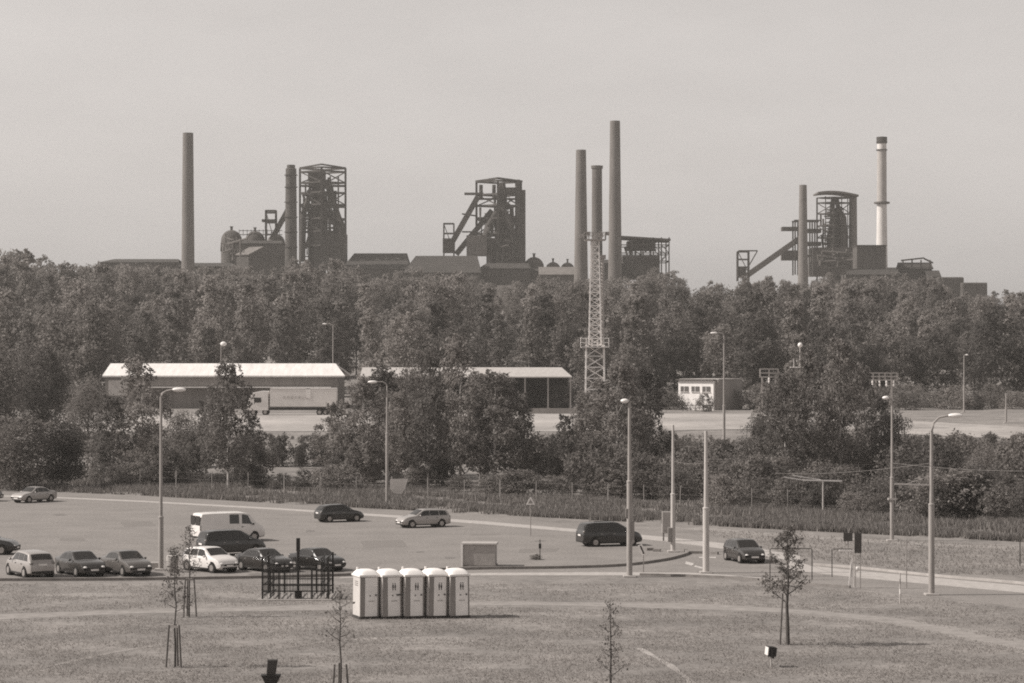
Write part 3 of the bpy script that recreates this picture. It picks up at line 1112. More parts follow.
car('wagon', 423, 527, 207, P_silver, 'silver estate car facing left beside the pale strip', 0.9)
car('mpv', 609, 545.5, 19, P_black, 'black people carrier with roof rails behind the middle lamp post', .95, rack=True)
car('hatch', 744, 561.5, -74, P_dark, 'dark hatchback driving towards the camera on the right hand road', .92)

# ------------------------------------------------------------------ lamp posts and poles
M_pole = mat('galvanised_pole', 0.30, 0.6, 0.15, 1.5, metal=0.1, stretch=(4, 4, .6))
M_polel = mat('pale_concrete_pole', 0.42, 0.8, 0.15, 1.5, stretch=(4, 4, .6))
M_head = mat('lamp_head_white', 0.75, 0.4, 0.05, 2.0)
M_box = mat('grey_box', 0.22, 0.7, 0.15, 2.0)


def lamp_post(px, py, top, label, arm=(1.1, 0.0), r=0.1, collar=None, Y=None, name='lamp_post', m=None, head=True, armh=0.35, box=False, thick=0.45):
    b = G(px, py) if Y is None else BX(px, Y)
    Y = b.y
    h = P(px, top, Y).z - b.z
    o = thing(name, b, label, 'lamp post' if head else 'pole')
    m = m or M_pole
    pb = MB()
    pb.lathe([(r * 1.5, 0), (r * 1.5, .08), (r * 1.25, .1), (r * 1.2, h * thick), (r * 1.2 + .015, h * thick), (r * 1.2 + .015, h * thick + .08), (r * .85, h * thick + .12), (r * .62, h)], 12)
    pb.build('shaft', m, o, smooth=True)
    MB().box((0, 0, .04), (.7, .7, .1)).build('footing', M_conc, o, bevel=.02)
    if head:
        ax, az = arm
        pts = [Vector((0, 0, h - .02)), Vector((ax * .1, 0, h + armh * .6)), Vector((ax * .4, 0, h + armh)), Vector((ax, 0, h + armh + az))]
        MB().tube(pts, [r * .55, r * .5, r * .42, r * .4], 8).build('arm', m, o, smooth=True)
        s_ = 1 if ax > 0 else -1
        hl_ = .42 if abs(ax) > .5 else .24
        MB().ell((ax + s_ * hl_ * .7, 0, h + armh + az - .02), (hl_, .17, .13), 12, 6).build('lamp_head', M_head, o, smooth=True)
    if box:
        MB().box((-.2, -.02, 1.1), (.26, .3, .9)).build('control_box', M_box, o, bevel=.02)
    return o


lamp_post(161, 570, 397, 'tall lamp post at the left of the car park between parked cars', (.75, .1), .12, thick=.3)
lamp_post(387, 506, 386, 'thin lamp post behind the car park with a board at its foot', (-.9, .0), .1, thick=.6)
lamp_post(629.5, 577, 405, 'middle lamp post with bright rounded head beside the black people carrier', (-.1, .0), .13, thick=.55, armh=.25, box=False)
lamp_post(673, 552, 425, 'bare pole with control box on the tip of the car park island', r=.12, head=False, box=True, name='utility_pole', m=M_polel)
lamp_post(706, 573, 431, 'bare pale thick pole standing alone on the roadside pavement', r=.15, head=False, name='utility_pole', m=M_polel)
lamp_post(724, 461, 336, 'very tall lamp post right in front of the small white building', (-.85, .0), .13, Y=272, armh=.35)
lamp_post(892, 541, 402, 'lamp post with short bright head on the far right verge', (-.25, .05), .11, armh=.25)
lamp_post(931.5, 595, 432, 'rightmost lamp post with long curved arm pointing right', (.95, .12), .13, thick=.55, armh=.75)
lamp_post(333, 400, 326, 'thin lamp post rising behind the right end of the warehouse', (-1.2, .0), .13, Y=432, armh=.4)
lamp_post(964, 400, 356, 'thin lamp post in front of the wood near the right edge', (.3, .0), .12, Y=385, armh=.2)
lamp_post(1006, 430, 393, 'short bare pole beside the service road at the right edge', r=.12, Y=342, head=False, name='utility_pole')
o = lamp_post(221, 400, 345, 'thin floodlight pole behind the middle of the warehouse', r=.12, Y=432, head=False, name='floodlight_pole')
MB().ell((.5, -.3, P(221, 344, 432).z - tz(432)), (.6, .4, .45)).build('lamp_head', M_head, o, smooth=True)

# bracket, crossbar on the right pair of poles
o = [x for x in bpy.data.objects if x.get('label', '').startswith('rightmost lamp post')][0]
zc = 12.3 - (485 - HZ) * o.location.y / F
MB().bar((0, 0, zc), (-1.9, 0.05, zc + .05), .09).bar((0, 0, zc + .5), (-1.2, 0, zc + .08), .03).build('bracket', M_polel, o)
o = [x for x in bpy.data.objects if x.get('label', '').startswith('lamp post with short bright head')][0]
MB().box((0, 0, 12.3 - (499 - HZ) * o.location.y / F), (.55, .3, .14)).build('clamp', M_polel, o)
# mid lamp: collar with lights
o = [x for x in bpy.data.objects if x.get('label', '').startswith('middle lamp post')][0]
MB().box((.16, 0, 2.6), (.22, .3, 1.0)).box((-.16, -.03, 3.6), (.14, .22, .5)).build('control_box', M_box, o, bevel=.02)

# T shaped overhead bracket post
b = G(823, 514)
o = thing('overhead_line_post', b, 'pale T shaped post with long bar in front of the big birch clump', 'pole')
s_ = b.y / F
zt = H - (480 - HZ) * s_
MB().cyl((0, 0, 0), (0, 0, zt), .07, .06).build('post', M_polel, o)
MB().bar((-39 * s_, 0, zt + 3 * s_), (-20 * s_, 0, zt), .07).bar((-30 * s_, 0, zt + 4.5 * s_), (-2 * s_, 0, zt + .02), .06).bar((-20 * s_, 0, zt), (19 * s_, 0, zt - 1 * s_), .1).build('crossbar', M_head, o)

# overhead wires
M_wire = mat('wire_steel', 0.17, 0.5, 0.1, 1.0)
def wire(a, b, label, sag=.25, r=.013):
    a, b = Vector(a), Vector(b)
    pts = [a.lerp(b, i / 14) - Vector((0, 0, sag * 4 * (i / 14) * (1 - i / 14))) for i in range(15)]
    o = MB().tube(pts, r, 5).build('overhead_wire', M_wire)
    tag(o, label, 'wire')
wire(P(673, 462, 151), P(892, 463, 161), 'overhead wire from the island pole to the far right lamp post')
wire(P(892, 463, 161), P(1080, 470, 150), 'overhead wire running right from the far right lamp post')
wire(P(706, 463, 137), P(673, 461, 151), 'short overhead wire between the two bare poles', .1)
wire(P(775, 473, 190), P(931, 463, 123.5), 'overhead wire crossing in front of the big birch clump')

# ------------------------------------------------------------------ portable toilets
M_tb = mat('toilet_shade_and_vent', 0.25, 0.55, 0.08, 2.0)  # vents, and the painted shade strips beside the doors
M_td = mat('toilet_door_plastic', 0.80, 0.5, 0.06, 2.0)
M_ts = mat('toilet_side_plastic', 0.5, 0.5, 0.06, 2.0)
M_tr = mat('toilet_roof_plastic', 0.78, 0.45, 0.04, 2.0)
M_ink = mat('dark_print', 0.05, 0.6, 0.1, 4.0)
M_inkl = mat('faded_print', 0.3, 0.6, 0.1, 4.0)
TL = ['leftmost portable toilet, sunlit side showing, no pictogram on its door', 'second portable toilet from the left, with a wide dark latch on its door',
      'middle one of the five portable toilets', 'fourth portable toilet from the left, between the middle and the last one', 'rightmost portable toilet, nearest the concrete box']
for i in range(5):
    px = 365.5 + i * 22.7
    b = G(px, 617.8 - i * .25)
    o = thing('portable_toilet', b, TL[i], 'portable toilet', R(21 + (0, 1.6, -1.2, .8, -1.8)[i]), 'row of portable toilets')
    o.rotation_euler.y = R((.5, -.6, .4, .9, -.5)[i])
    sc = 1.0
    W_, D_, hh = 0.92, 1.12, 2.0
    bd = MB()
    bd.box((0, 0, hh / 2 + .08), (W_, D_, hh - .06))
    bd.build('cabin', M_ts if i == 0 else M_ts, o, bevel=.03)
    MB().box((0, 0, .06), (W_ + .06, D_ + .06, .13)).build('base', mat('toilet_base_shade', .05, .8, .2, 3.0), o, bevel=.01)  # base coloured near black for the shadow below the door
    # dark strips beside the door paint in the shade between cabins
    c = MB()
    MB().box((-W_ / 2 + .11, -D_ / 2 - .02, hh / 2 + .08), (.23, .07, hh - .06)).build('post_or_shading', M_tb, o, bevel=.01)
    MB().box((W_ / 2 - .025, -D_ / 2 - .02, hh / 2 + .08), (.06, .07, hh - .06)).build('post_or_shading', M_tb, o, bevel=.01)
    d = MB().box((.085, -D_ / 2 - .03, 1.04), (W_ - .3, .05, 1.84)).build('door', M_td, o, bevel=.012)
    yf = -D_ / 2 - .058
    MB().box((W_ / 2 - .15, yf - .012, 1.12), (.07 if i != 1 else .2, .04, .07)).build('latch', M_ink, d)
    MB().cyl((.02, yf + .01, 1.1), (.02, yf - .01, 1.1), .035, n=10).build('indicator', M_ink, d)
    sg = MB()
    if i:
        # two standing figures
        for s_ in (-1, 1):
            x0 = .09 + s_ * .055
            sg.cyl((x0, yf + .004, 1.66), (x0, yf, 1.66), .03, n=8)
            if s_ < 0:
                sg.box((x0, yf + .002, 1.53), (.075, .004, .16))
            else:
                sg.add([(x0 - .02, yf, 1.62), (x0 - .05, yf, 1.46), (x0 + .05, yf, 1.46), (x0 + .02, yf, 1.62)], [(0, 1, 2, 3)])
            sg.box((x0, yf + .002, 1.40), (.045, .004, .13))
        sg.build('pictogram', M_ink, d)
    ln = MB()
    for k in range(5):
        ln.box((-.03 + k * .06, yf + .002, .84), (.035, .004, .06))
    ln.build('faded_lettering', M_inkl, d)
    vt = MB()
    for k in range(3):
        vt.box((-W_ / 2 - .004, 0, 1.75 - k * .09), (.03, .5, .035))
    vt.build('vent', M_tb, o)
    # domed roof, overhanging, softly rounded
    prof = []
    vs_, fs_ = [], []
    n_ = 10
    for jx in range(n_ + 1):
        for jy in range(n_ + 1):
            u, v = -1 + 2 * jx / n_, -1 + 2 * jy / n_
            z = .27 * ((1 - abs(u) ** 3.2) * (1 - abs(v) ** 3.2)) ** .55
            vs_.append((u * (W_ / 2 + .05), v * (D_ / 2 + .1), hh + .05 + z))
    for jx in range(n_):
        for jy in range(n_):
            k = jx * (n_ + 1) + jy
            fs_.append((k, k + n_ + 1, k + n_ + 2, k + 1))
    rb = MB().add(vs_, fs_)
    rb.box((0, 0, hh + .03), (W_ + .1, D_ + .2, .09))
    rb.build('roof', M_tr, o, smooth=True)
    MB().cyl((-.3, .4, hh + .1), (-.3, .4, hh + .38), .05).build('vent_pipe', M_tr, o)

# ------------------------------------------------------------------ concrete box, bins
b = G(479, 566.5)
o = thing('concrete_kiosk', b, 'low pale concrete box with overhanging lid on the car park edge', 'kiosk', R(-4))
s_ = b.y / F
MB().box((0, .5, .62), (33 * s_, 1.2, 1.3)).build('body', mat('kiosk_concrete', .33, .9, .15, 2.5), o, bevel=.02)
MB().box((0, .5, 1.33), (36 * s_, 1.35, .12)).build('lid', M_conc, o, bevel=.02)
MB().box((-17 * s_, -.12, .66), (.12, .12, 1.32)).build('post_or_shading', mat('lit_edge_white', .7, .7, .1, 2.0), o)  # bright strip painting in the sunlit left edge of the box
MB().box((0, .5, .05), (34.6 * s_, 1.28, .1)).build('plinth', M_kerb, o)
b = G(172.5, 572)
o = thing('litter_bin', b, 'pale rounded litter bin at the foot of the left lamp post', 'bin')
MB().lathe([(.26, 0), (.3, .1), (.34, .5), (.36, .8), (.33, .95), (.2, 1.0)], 16).build('body', mat('bin_concrete', .36, .8, .2, 4.0), o, smooth=True)
MB().lathe([(.21, .98), (.21, 1.04), (.1, 1.06)], 12).build('lid', M_trim, o)
b = G(153.5, 569)
o = thing('concrete_block', b, 'small pale concrete block left of the lamp post foot', 'block')
MB().box((0, 0, .2), (.75, .5, .4)).build('body', M_conc, o, bevel=.04)

# ------------------------------------------------------------------ iron cage on a slab
b = G(295.5, 600)
o = thing('iron_cage', b, 'black iron railing cage on a pale slab with central pillar', 'cage', R(0))
s_ = b.y / F
Wc, Dc, Hc = 66 * s_, 3.0, 1.55
M_iron = mat('black_iron', .022, .6, .2, 3.0)
MB().box((0, Dc / 2, .02), (Wc + .5, Dc + .8, .06)).build('slab', mat('slab_concrete', .27, .9, .2, 2.0), o, bevel=.02)
Hs = 2.1
for y0 in (0, Dc):
    pn = MB()
    for z in (.45, .8, Hc):
        pn.bar((-Wc / 2, y0, z), (Wc / 2, y0, z), .055)
    x = -Wc / 2 + .07
    while x <= Wc / 2 - .05:
        pn.bar((x, y0, .1), (x, y0, Hc), .02)
        x += .17
    pn.build('railing', M_iron, o)
for x0 in (-Wc / 2 + .1, -Wc / 2 + .38, Wc / 2 - .38, Wc / 2 - .1):
    pn = MB()
    for z in (.25, .8, 1.45, Hs):
        pn.bar((x0, 0, z), (x0, Dc, z), .05)
    y = 0.08
    while y <= Dc - .05:
        pn.bar((x0, y, .1), (x0, y, Hs), .02)
        y += .42
    pn.build('side_railing', M_iron, o)
for x0, hp in ((-Wc / 2, Hs), (-Wc / 4, Hc), (Wc / 4, Hc), (Wc / 2, Hs)):
    for y0 in (0, Dc):
        MB().bar((x0, y0, .05), (x0, y0, hp + .1), .085).build('post_or_shading', M_iron, o)
MB().box((.1, .4, 1.5), (.13, .13, 2.95)).box((.1, .4, 2.78), (.19, .19, .68)).box((.12, .3, .25), (.36, .24, .34)).build('pillar', M_iron, o, bevel=.015)

# ------------------------------------------------------------------ young staked trees
M_stake = mat('stake_wood', .12, .9, .3, 3.0, stretch=(3, 3, .5))
M_yb = mat('young_bark', .075, .9, .3, 3.0)


def young(px, py, top, label, nl, rad, seed, stakes=3, sh=1.85, r=.045, leaf=.12, band=True, open_=.45):
    g = random.Random(seed)
    b = G(px, py)
    h = P(px, top, b.y).z
    o = thing('young_tree', b, label, 'tree', g.uniform(0, 6))
    tb = MB()
    pts = [Vector((0, 0, -.1))] + [Vector((g.gauss(0, .03), g.gauss(0, .03), h * i / 6)) for i in range(1, 7)]
    tb.tube(pts, [r * (1.1 - .95 * i / 6) for i in range(7)], 7)
    ends = []
    nb = 16
    for i in range(nb):
        t = open_ + (0.97 - open_) * i / nb
        p0 = Vector((0, 0, h * t))
        a = i * 2.4 + g.uniform(-.4, .4)
        ln = rad * (1.15 - .85 * (i / nb)) * g.uniform(.6, 1.15)
        p1 = p0 + Vector((math.cos(a) * ln, math.sin(a) * ln, ln * g.uniform(.35, .9)))
        pm = (p0 + p1) / 2 + Vector((0, 0, -.04))
        tb.tube([p0, pm, p1], [r * .35, r * .22, r * .1], 5)
        ends += [pm, p1, (pm + p1) / 2]
        for q in range(2):
            p2 = pm + Vector((g.gauss(0, .3) * ln, g.gauss(0, .3) * ln, g.uniform(.05, .35)))
            tb.tube([pm, p2], [r * .16, r * .06], 4)
            ends.append(p2)
    tb.build('trunk', M_yb, o, smooth=True)
    if nl:
        n_ = np.random.default_rng(seed)
        E = np.array([tuple(e) for e in ends])
        k = n_.integers(0, len(E), nl)
        pos = E[k] + n_.normal(0, .10, (nl, 3))
        out = n_.normal(size=(nl, 3)); out /= np.linalg.norm(out, axis=1)[:, None]
        u = np.cross(out, n_.normal(size=(nl, 3))); u /= np.linalg.norm(u, axis=1)[:, None]
        v = np.cross(out, u)
        sz = (leaf * n_.uniform(.6, 1.3, nl))[:, None]
        V = np.stack([pos - u * sz * .5, pos + v * sz * .3, pos + u * sz * .5, pos - v * sz * .3], 1).reshape(-1, 3)
        link_mesh('crown', np_mesh('crown', V, np.arange(4 * nl).reshape(nl, 4)), M_leafy, o)
    for i in range(stakes):
        a = i * 2 * math.pi / max(3, stakes) + .4
        p0 = (math.cos(a) * .36, math.sin(a) * .36, 0)
        p1 = (math.cos(a) * .24, math.sin(a) * .24, sh)
        MB().cyl(p0, p1, .042, .038, 7).build('stake', M_stake, o)
    if stakes >= 3 and band:
        bb = MB()
        for i in range(3):
            a, c = i * 2 * math.pi / 3 + .4, (i + 1) * 2 * math.pi / 3 + .4
            bb.bar((math.cos(a) * .25, math.sin(a) * .25, sh - .06), (math.cos(c) * .25, math.sin(c) * .25, sh - .06), .03, .09)
        bb.build('tie_bar', mat('pale_wood', .28, .9, .2, 3.0), o)
    return o


young(175, 667, 545, 'young staked tree on the lawn, nearest of the two at the left', 800, .65, 21, sh=1.68, leaf=.09)
young(189, 617, 525, 'young staked tree beside the trodden path below the white hatchback', 560, .6, 22, leaf=.09)
young(340, 700, 585, 'young almost bare tree in stakes in front of the portable toilets', 120, .8, 23, sh=1.3, band=False)
young(611, 692, 600, 'slim young tree without stakes at the bottom centre', 520, .5, 24, leaf=.09, stakes=0, open_=.12)
young(788, 645, 524, 'leafy young tree on the lawn at the right, tied to one stake', 2300, 1.05, 25, stakes=1, r=.085, leaf=.11, sh=2.2, open_=.34)

# lawn floodlights
def floodlight(px, py, top, label, ang, tilt):
    b = G(px, py)
    h = P(px, top, b.y).z
    o = thing('floodlight', b, label, 'floodlight', ang)
    MB().cyl((0, 0, -.05), (0, 0, h * .6), .035, n=8).build('stake', M_polel, o)
    bb = MB()
    bb.box((-.28, 0, h * .62), (.05, .1, .34)).box((.28, 0, h * .62), (.05, .1, .34)).box((0, 0, h * .5), (.6, .1, .05))
    bb.build('yoke', M_iron, o, bevel=.01)
    MB().box((0, 0, h * .72), (.5, .34, h * .42), rx=tilt).build('housing', M_iron, o, bevel=.03)
    c = Matrix.Rotation(tilt, 4, 'X') @ Vector((0, .175, 0))
    MB().box((c.x, c.y, h * .72 + c.z), (.44, .02, h * .36), rx=tilt).build('glass', M_lamp, o)
    return o
b = G(271, 698)
s_ = b.y / F
o = thing('floodlight', b, 'dark floodlight with flared shade standing alone on the lawn at the bottom left', 'floodlight', R(6))
zf = lambda y: (698 - y) * s_
MB().cyl((0, 0, -.05), (0, 0, zf(684)), .05, n=8).build('stake', M_iron, o)
def frust(bb, w0, d0, z0, w1, d1, z1, tx=0):
    return bb.add([(-w0, -d0, z0), (w0, -d0, z0), (w0, d0, z0), (-w0, d0, z0), (-w1 + tx, -d1, z1), (w1 + tx, -d1, z1), (w1 + tx, d1, z1), (-w1 + tx, d1, z1)],
                  [(0, 3, 2, 1), (4, 5, 6, 7), (0, 1, 5, 4), (1, 2, 6, 5), (2, 3, 7, 6), (3, 0, 4, 7)])
frust(MB(), 5 * s_, .16, zf(685), 10 * s_, .22, zf(674.5)).build('shade', M_iron, o, bevel=.01)
frust(MB(), 4.6 * s_, .17, zf(674.3), 5.2 * s_, .16, zf(659.5), .06).build('housing', mat('cast_housing', .05, .6, .2, 3.0), o, bevel=.02)
floodlight(771, 667, 645, 'small floodlight with bright glass beside the leafy young tree', R(100), R(6))

# ------------------------------------------------------------------ signs and roadside things
M_sback = mat('sign_back', .24, .6, .1, 2.0)
M_sdark = mat('sign_dark', .06, .7, .2, 2.0)
M_white = mat('white_board', .72, .6, .1, 2.0)
def sign_tri(px, py, cy, label, w_, legs=False):
    b = G(px, py)
    s = b.y / F
    o = thing('warning_sign', b, label, 'sign')
    zc = H - (cy - HZ) * s
    pts = [(-w_ * s, 0, zc - w_ * .8 * s), (w_ * s, 0, zc - w_ * .8 * s), (0, 0, zc + w_ * .95 * s)]
    q = [Vector(p) for p in pts]
    cen = (q[0] + q[1] + q[2]) / 3
    bd = MB()
    inner = [cen + (p - cen) * .55 for p in q]
    vs_ = []
    for dy in (-.02, .02):
        vs_ += [(p.x, dy, p.z) for p in q]
    bd.add(vs_, [(0, 1, 2), (5, 4, 3), (0, 3, 4, 1), (1, 4, 5, 2), (2, 5, 3, 0)])
    bd.build('plate', M_white if not legs else M_polel, o)
    MB().add([(p.x, -.026, p.z) for p in inner], [(0, 1, 2)]).build('symbol_field', M_sback, o)
    p_ = MB()
    if legs:
        for k in (-1, 1):
            p_.bar((k * w_ * s * 1.2, .15, 0), (0, .02, zc), .05)
    else:
        p_.cyl((0, .05, 0), (0, .05, zc), .035, n=8)
    p_.build('post', M_pole, o)
sign_tri(530.5, 536, 501, 'thin warning triangle on a post beside the verge in the middle', 4.6)
sign_tri(410, 508, 500.5, 'small warning triangle on splayed legs below the roadside board', 3.6, True)
b = G(398, 508)
s_ = b.y / F
o = thing('notice_board', b, 'pale tapering board on legs at the foot of the thin lamp post', 'sign')
zt, zl = H - (479 - HZ) * s_, H - (494 - HZ) * s_
bd = MB()
pts = [(-8, 479), (10, 479), (7, 489), (3, 494), (-4, 493), (-8, 489)]
q = [(x * s_, H - (y - HZ) * s_) for x, y in pts]
n_ = len(q)
bd.add([(x, -.03, z) for x, z in q] + [(x, .03, z) for x, z in q], [tuple(range(n_))[::-1], tuple(range(n_, 2 * n_))] + [(i, (i + 1) % n_, n_ + (i + 1) % n_, n_ + i) for i in range(n_)])
bd.build('board', mat('board_grey', .45, .7, .15, 1.0), o)
lg = MB()
for x in (-7, 6):
    lg.bar((x * s_, .06, 0), (x * .8 * s_, .05, zt), .08)
lg.build('leg', M_pole, o)

b = G(667, 541)
s_ = b.y / F
o = thing('roadside_cabinet', b, 'pale narrow cabinet on feet beside the island pole', 'cabinet')
MB().box((0, 0, 1.25), (10 * s_, .4, 1.45)).build('body', mat('cabinet_pale', .34, .7, .1, 2.0), o, bevel=.02)
for x in (-3.5, 3.5):
    MB().bar((x * s_, 0, 0), (x * s_, 0, .55), .1).build('foot', M_kerb, o)
MB().box((0, -.21, 1.3), (8 * s_, .02, 1.2)).build('door', mat('cabinet_door', .30, .7, .1, 2.0), o)

b = G(643.5, 572)
s_ = b.y / F
o = thing('keep_left_sign', b, 'small leaning white arrow plate on a thin post by the kerb', 'sign')
MB().bar((0, 0, 0), (0, 0, 1.0), .05).build('post', M_pole, o)
MB().box((-1.5 * s_, -.05, 1.28), (.26, .04, .62), ry=R(-24)).build('plate', M_white, o)
MB().box((-1.5 * s_, -.078, 1.28), (.09, .02, .5), ry=R(-24)).build('arrow', M_sdark, o)
b = G(540, 560)
o = thing('marker_post', b, 'thin dark marker post in a bare patch of the car park', 'post')
MB().bar((0, 0, 0), (0, 0, 1.25), .05).build('post', M_sdark, o)
MB().box((0, 0, .85), (.16, .05, .3)).build('plate', M_sdark, o)
tree('low_weed', 536, G(536, 559.5).y, 554.5, 'shrub_a', 'flat weed patch growing round the thin marker post', 'weed', wide=2.2)

# right hand cluster
b = G(851, 588)
s_ = b.y / F
o = thing('white_trestle', b, 'leaning white trestle with a pale top bar beside the dark boards', 'trestle')
MB().bar((-2 * s_, 0, 0), (1.5 * s_, .0, (588 - 552) * s_), .07).bar((4 * s_, .3, 0), (2.2 * s_, .1, (588 - 552) * s_), .06).build('leg', M_white, o)
MB().bar((-12 * s_, 0, 37.5 * s_), (3 * s_, 0, 37 * s_), .09).build('top_bar', M_white, o)
MB().ell((6 * s_, -.05, 19 * s_), (.13, .08, .13)).build('lamp', M_head, o, smooth=True)
b = G(858, 589)
s_ = b.y / F
o = thing('information_board', b, 'dark upright board on two thin posts at the right roadside', 'sign')
MB().box((0, 0, 46 * s_), (7 * s_, .06, 20 * s_)).build('panel', M_sdark, o)
lg = MB()
for x in (-2.5, 2.5):
    lg.cyl((x * s_, .05, 0), (x * s_, .05, 54 * s_), .03, n=6)
lg.build('post', M_pole, o)
b = G(848, 560)
s_ = b.y / F
o = thing('road_sign', b, 'small dark square sign seen from behind left of the upright board', 'sign')
MB().box((0, 0, (560 - 537) * s_), (9 * s_, .04, 8.5 * s_)).build('plate', M_sdark, o)
MB().cyl((0, .05, 0), (0, .05, 26 * s_), .035, n=6).build('post', M_pole, o)


def hoop(px0, px1, py, top, label):
    a, c = G(px0, py), G(px1, py)
    s = a.y / F
    o = thing('metal_hoop', (a + c) / 2, label, 'barrier')
    hw = (px1 - px0) / 2 * s
    zt_ = (py - top) * s
    MB().tube([(-hw, 0, 0), (-hw, 0, zt_ - .05), (-hw + .05, 0, zt_), (hw - .05, 0, zt_), (hw, 0, zt_ - .05), (hw, 0, 0)], .028, 6).build('frame', M_sdark, o)
    return o
hoop(770, 812, 580, 548.5, 'dark thin metal frame behind the leafy young tree')
hoop(832, 852, 577, 549, 'dark thin metal frame left of the upright board')
b = G(900, 603)
s_ = b.y / F
o = thing('striped_post', b, 'thin white and dark striped post left of the rightmost lamp', 'post')
MB().cyl((0, 0, 0), (0, 0, 30 * s_), .035, n=8).build('shaft', M_polel, o)
for k in range(2):
    MB().cyl((0, 0, (9 + 10 * k) * s_), (0, 0, (14 + 10 * k) * s_), .038, n=8).build('band', M_white if k == 0 else M_sback, o)
b = G(906.5, 588)
o = thing('thin_post', b, 'thin dark post just right of the striped post', 'post')
MB().cyl((0, 0, 0), (0, 0, 2.6), .03, n=6).build('shaft', M_sback, o)
b = G(1020, 566)
o = thing('thin_post', b, 'thin dark post at the right edge of the grass island', 'post')
MB().cyl((0, 0, 0), (0, 0, 2.2), .035, n=6).build('shaft', M_sdark, o)
MB().box((0, -.04, 2.1), (.3, .03, .3)).build('plate', M_sback, o)
for k, px in enumerate((650, 657)):
    b = G(px, 550.5 + k)
    o = thing('kerb_stone', b, ('loose kerb stone beside the leaning arrow plate, left one', 'loose kerb stone beside the leaning arrow plate, right one')[k], 'stone', R(15 - 30 * k))
    MB().box((0, 0, .09), (.5, .2, .18)).build('body', M_kerb, o, bevel=.03)

# wire fence on the verge
o = thing('wire_fence', G(300, 492), 'old wire fence of thin posts along the tall grass verge', 'fence')
o.rotation_euler = (0, 0, 0)
base = o.location.copy()
ptsf = []
k = 0
for px in range(-40, 1080, 36):
    py = 486 + max(0, px - 100) * .036 + rnd.uniform(-.6, .6)
    p = G(px, py) - base
    ptsf.append(p)
    MB().cyl(p, p + Vector((rnd.uniform(-.05, .05), 0, 1.75)), .035, n=6).build('post', M_polel if k % 3 == 0 else M_pole, o)
    k += 1
fw = MB()
for z in (.5, 1.0, 1.6):
    for a, c in zip(ptsf, ptsf[1:]):
        fw.bar(a + Vector((0, 0, z)), c + Vector((0, 0, z)), .012)
fw.build('wire', M_wire, o)

# ------------------------------------------------------------------ yard buildings
M_wroof = mat('white_sheet_roof', .72, .5, .12, .5, stretch=(3, .3, 1))
M_wwall = mat('warehouse_cladding', .19, .7, .12, .4, stretch=(3, 1, .2))
M_wplast = mat('white_render', .74, .8, .08, .6)
M_gplast = mat('shaded_render', .27, .85, .12, .6)  # white render with the shade put into its colour
M_sroof = mat('shed_sheet_roof', .42, .6, .1, .6, stretch=(3, 1, 1))
M_steel = mat('painted_steel', .34, .6, .15, .6)


def gable(b, x0, x1, y0, y1, ze, zr, th=.12, ov=.35, hip=0.0, hip2=0.0):
    """gabled roof with the ridge along x, as two slabs"""
    ym = (y0 + y1) / 2
    for a, sg in ((y0 - ov, 1), (y1 + ov, -1)):
        dz = (zr - ze) / (ym - y0) * ov
        vs_ = [(x0 - ov, a, ze - dz), (x1 + ov, a, ze - dz), (x1 + ov - hip, ym, zr), (x0 - ov + hip2, ym, zr)]
        vs_ += [(x, y, z - th) for x, y, z in vs_]
        f = [(0, 1, 2, 3), (7, 6, 5, 4), (0, 4, 5, 1), (1, 5, 6, 2), (2, 6, 7, 3), (3, 7, 4, 0)]
        if sg < 0:
            f = [t[::-1] for t in f]
        b.add(vs_, f)
    return b


Yw = 408
bw0 = BX(225, Yw)
s_ = Yw / F
o = thing('warehouse', bw0, 'long low warehouse with bright white roof behind the truck', 'warehouse')
x0, x1 = (105 - 225) * s_, (338 - 225) * s_
ze, zr = H - (375 - HZ) * s_ - bw0.z, H - (363.5 - HZ) * s_ - bw0.z
MB().box(((x0 + x1) / 2, 8, ze / 2 - .2), (x1 - x0, 16, ze + .2)).build('wall', M_wwall, o)
gable(MB(), x0, x1 + .8, 0, 16, ze, zr, .25, .4, hip=2.2).build('roof', M_wroof, o)
ga = MB()
for xx in (x0 + .02,):
    ga.add([(xx, 0, ze), (xx, 16, ze), (xx, 8, zr - .15)], [(0, 2, 1)])
ga.build('gable_wall', mat('gable_pale', .5, .8, .1, .5), o)
for k in range(6):
    xx = x0 + 3 + k * (x1 - x0 - 6) / 5
    MB().box((xx, -.03, 1.9), (3.4, .1, 3.8)).build('gate', mat('warehouse_gate', .16, .7, .12, .6), o)
pw = MB()
pw.box((x0 + 2.2, -.04, 3.5), (3.2, .1, 2.6))
pw.build('pale_panel', mat('gable_pale', .5, .8, .1, .5), o)
MB().box((x0 + 23, -.7, H - (387.3 - HZ) * (Yw - .7) / F - bw0.z), (31, 1.2, .16)).build('canopy', M_wroof, o)
MB().box(((x0 + x1) / 2, -.12, ze - .22), (x1 - x0 + .5, .16, .16)).build('gutter', M_sroof, o)

# truck in front of it
bt = BX(292, 372)
s_ = bt.y / F
o = thing('articulated_truck', bt, 'white cab truck with long grey box trailer parked before the warehouse', 'truck')
kx = lambda px: (px - 292) * s_
z_ = lambda py: H - (py - HZ) * s_ - bt.z
M_trl = mat('trailer_grey', .62, .6, .08, .8)
MB().box(((kx(271) + kx(337)) / 2, 0, (z_(388) + z_(406.5)) / 2), (kx(337) - kx(271), 2.5, z_(388) - z_(406.5))).build('trailer_box', M_trl, o, bevel=.03)
MB().box(((kx(271) + kx(337)) / 2, -1.262, z_(388.6)), (kx(337) - kx(271), .03, .12)).build('trailer_trim', M_sroof, o)
MB().box((kx(309), -1.262, z_(393)), (.62, .03, 1.5)).build('white_panel', M_white, o)
lt = MB()
xx = kx(285)
for k, wd in enumerate((.5, .42, .5, .3, .5, .46, .4)):
    lt.box((xx, -1.256, z_(397.2)), (wd * .8, .02, .42))
    xx += .58
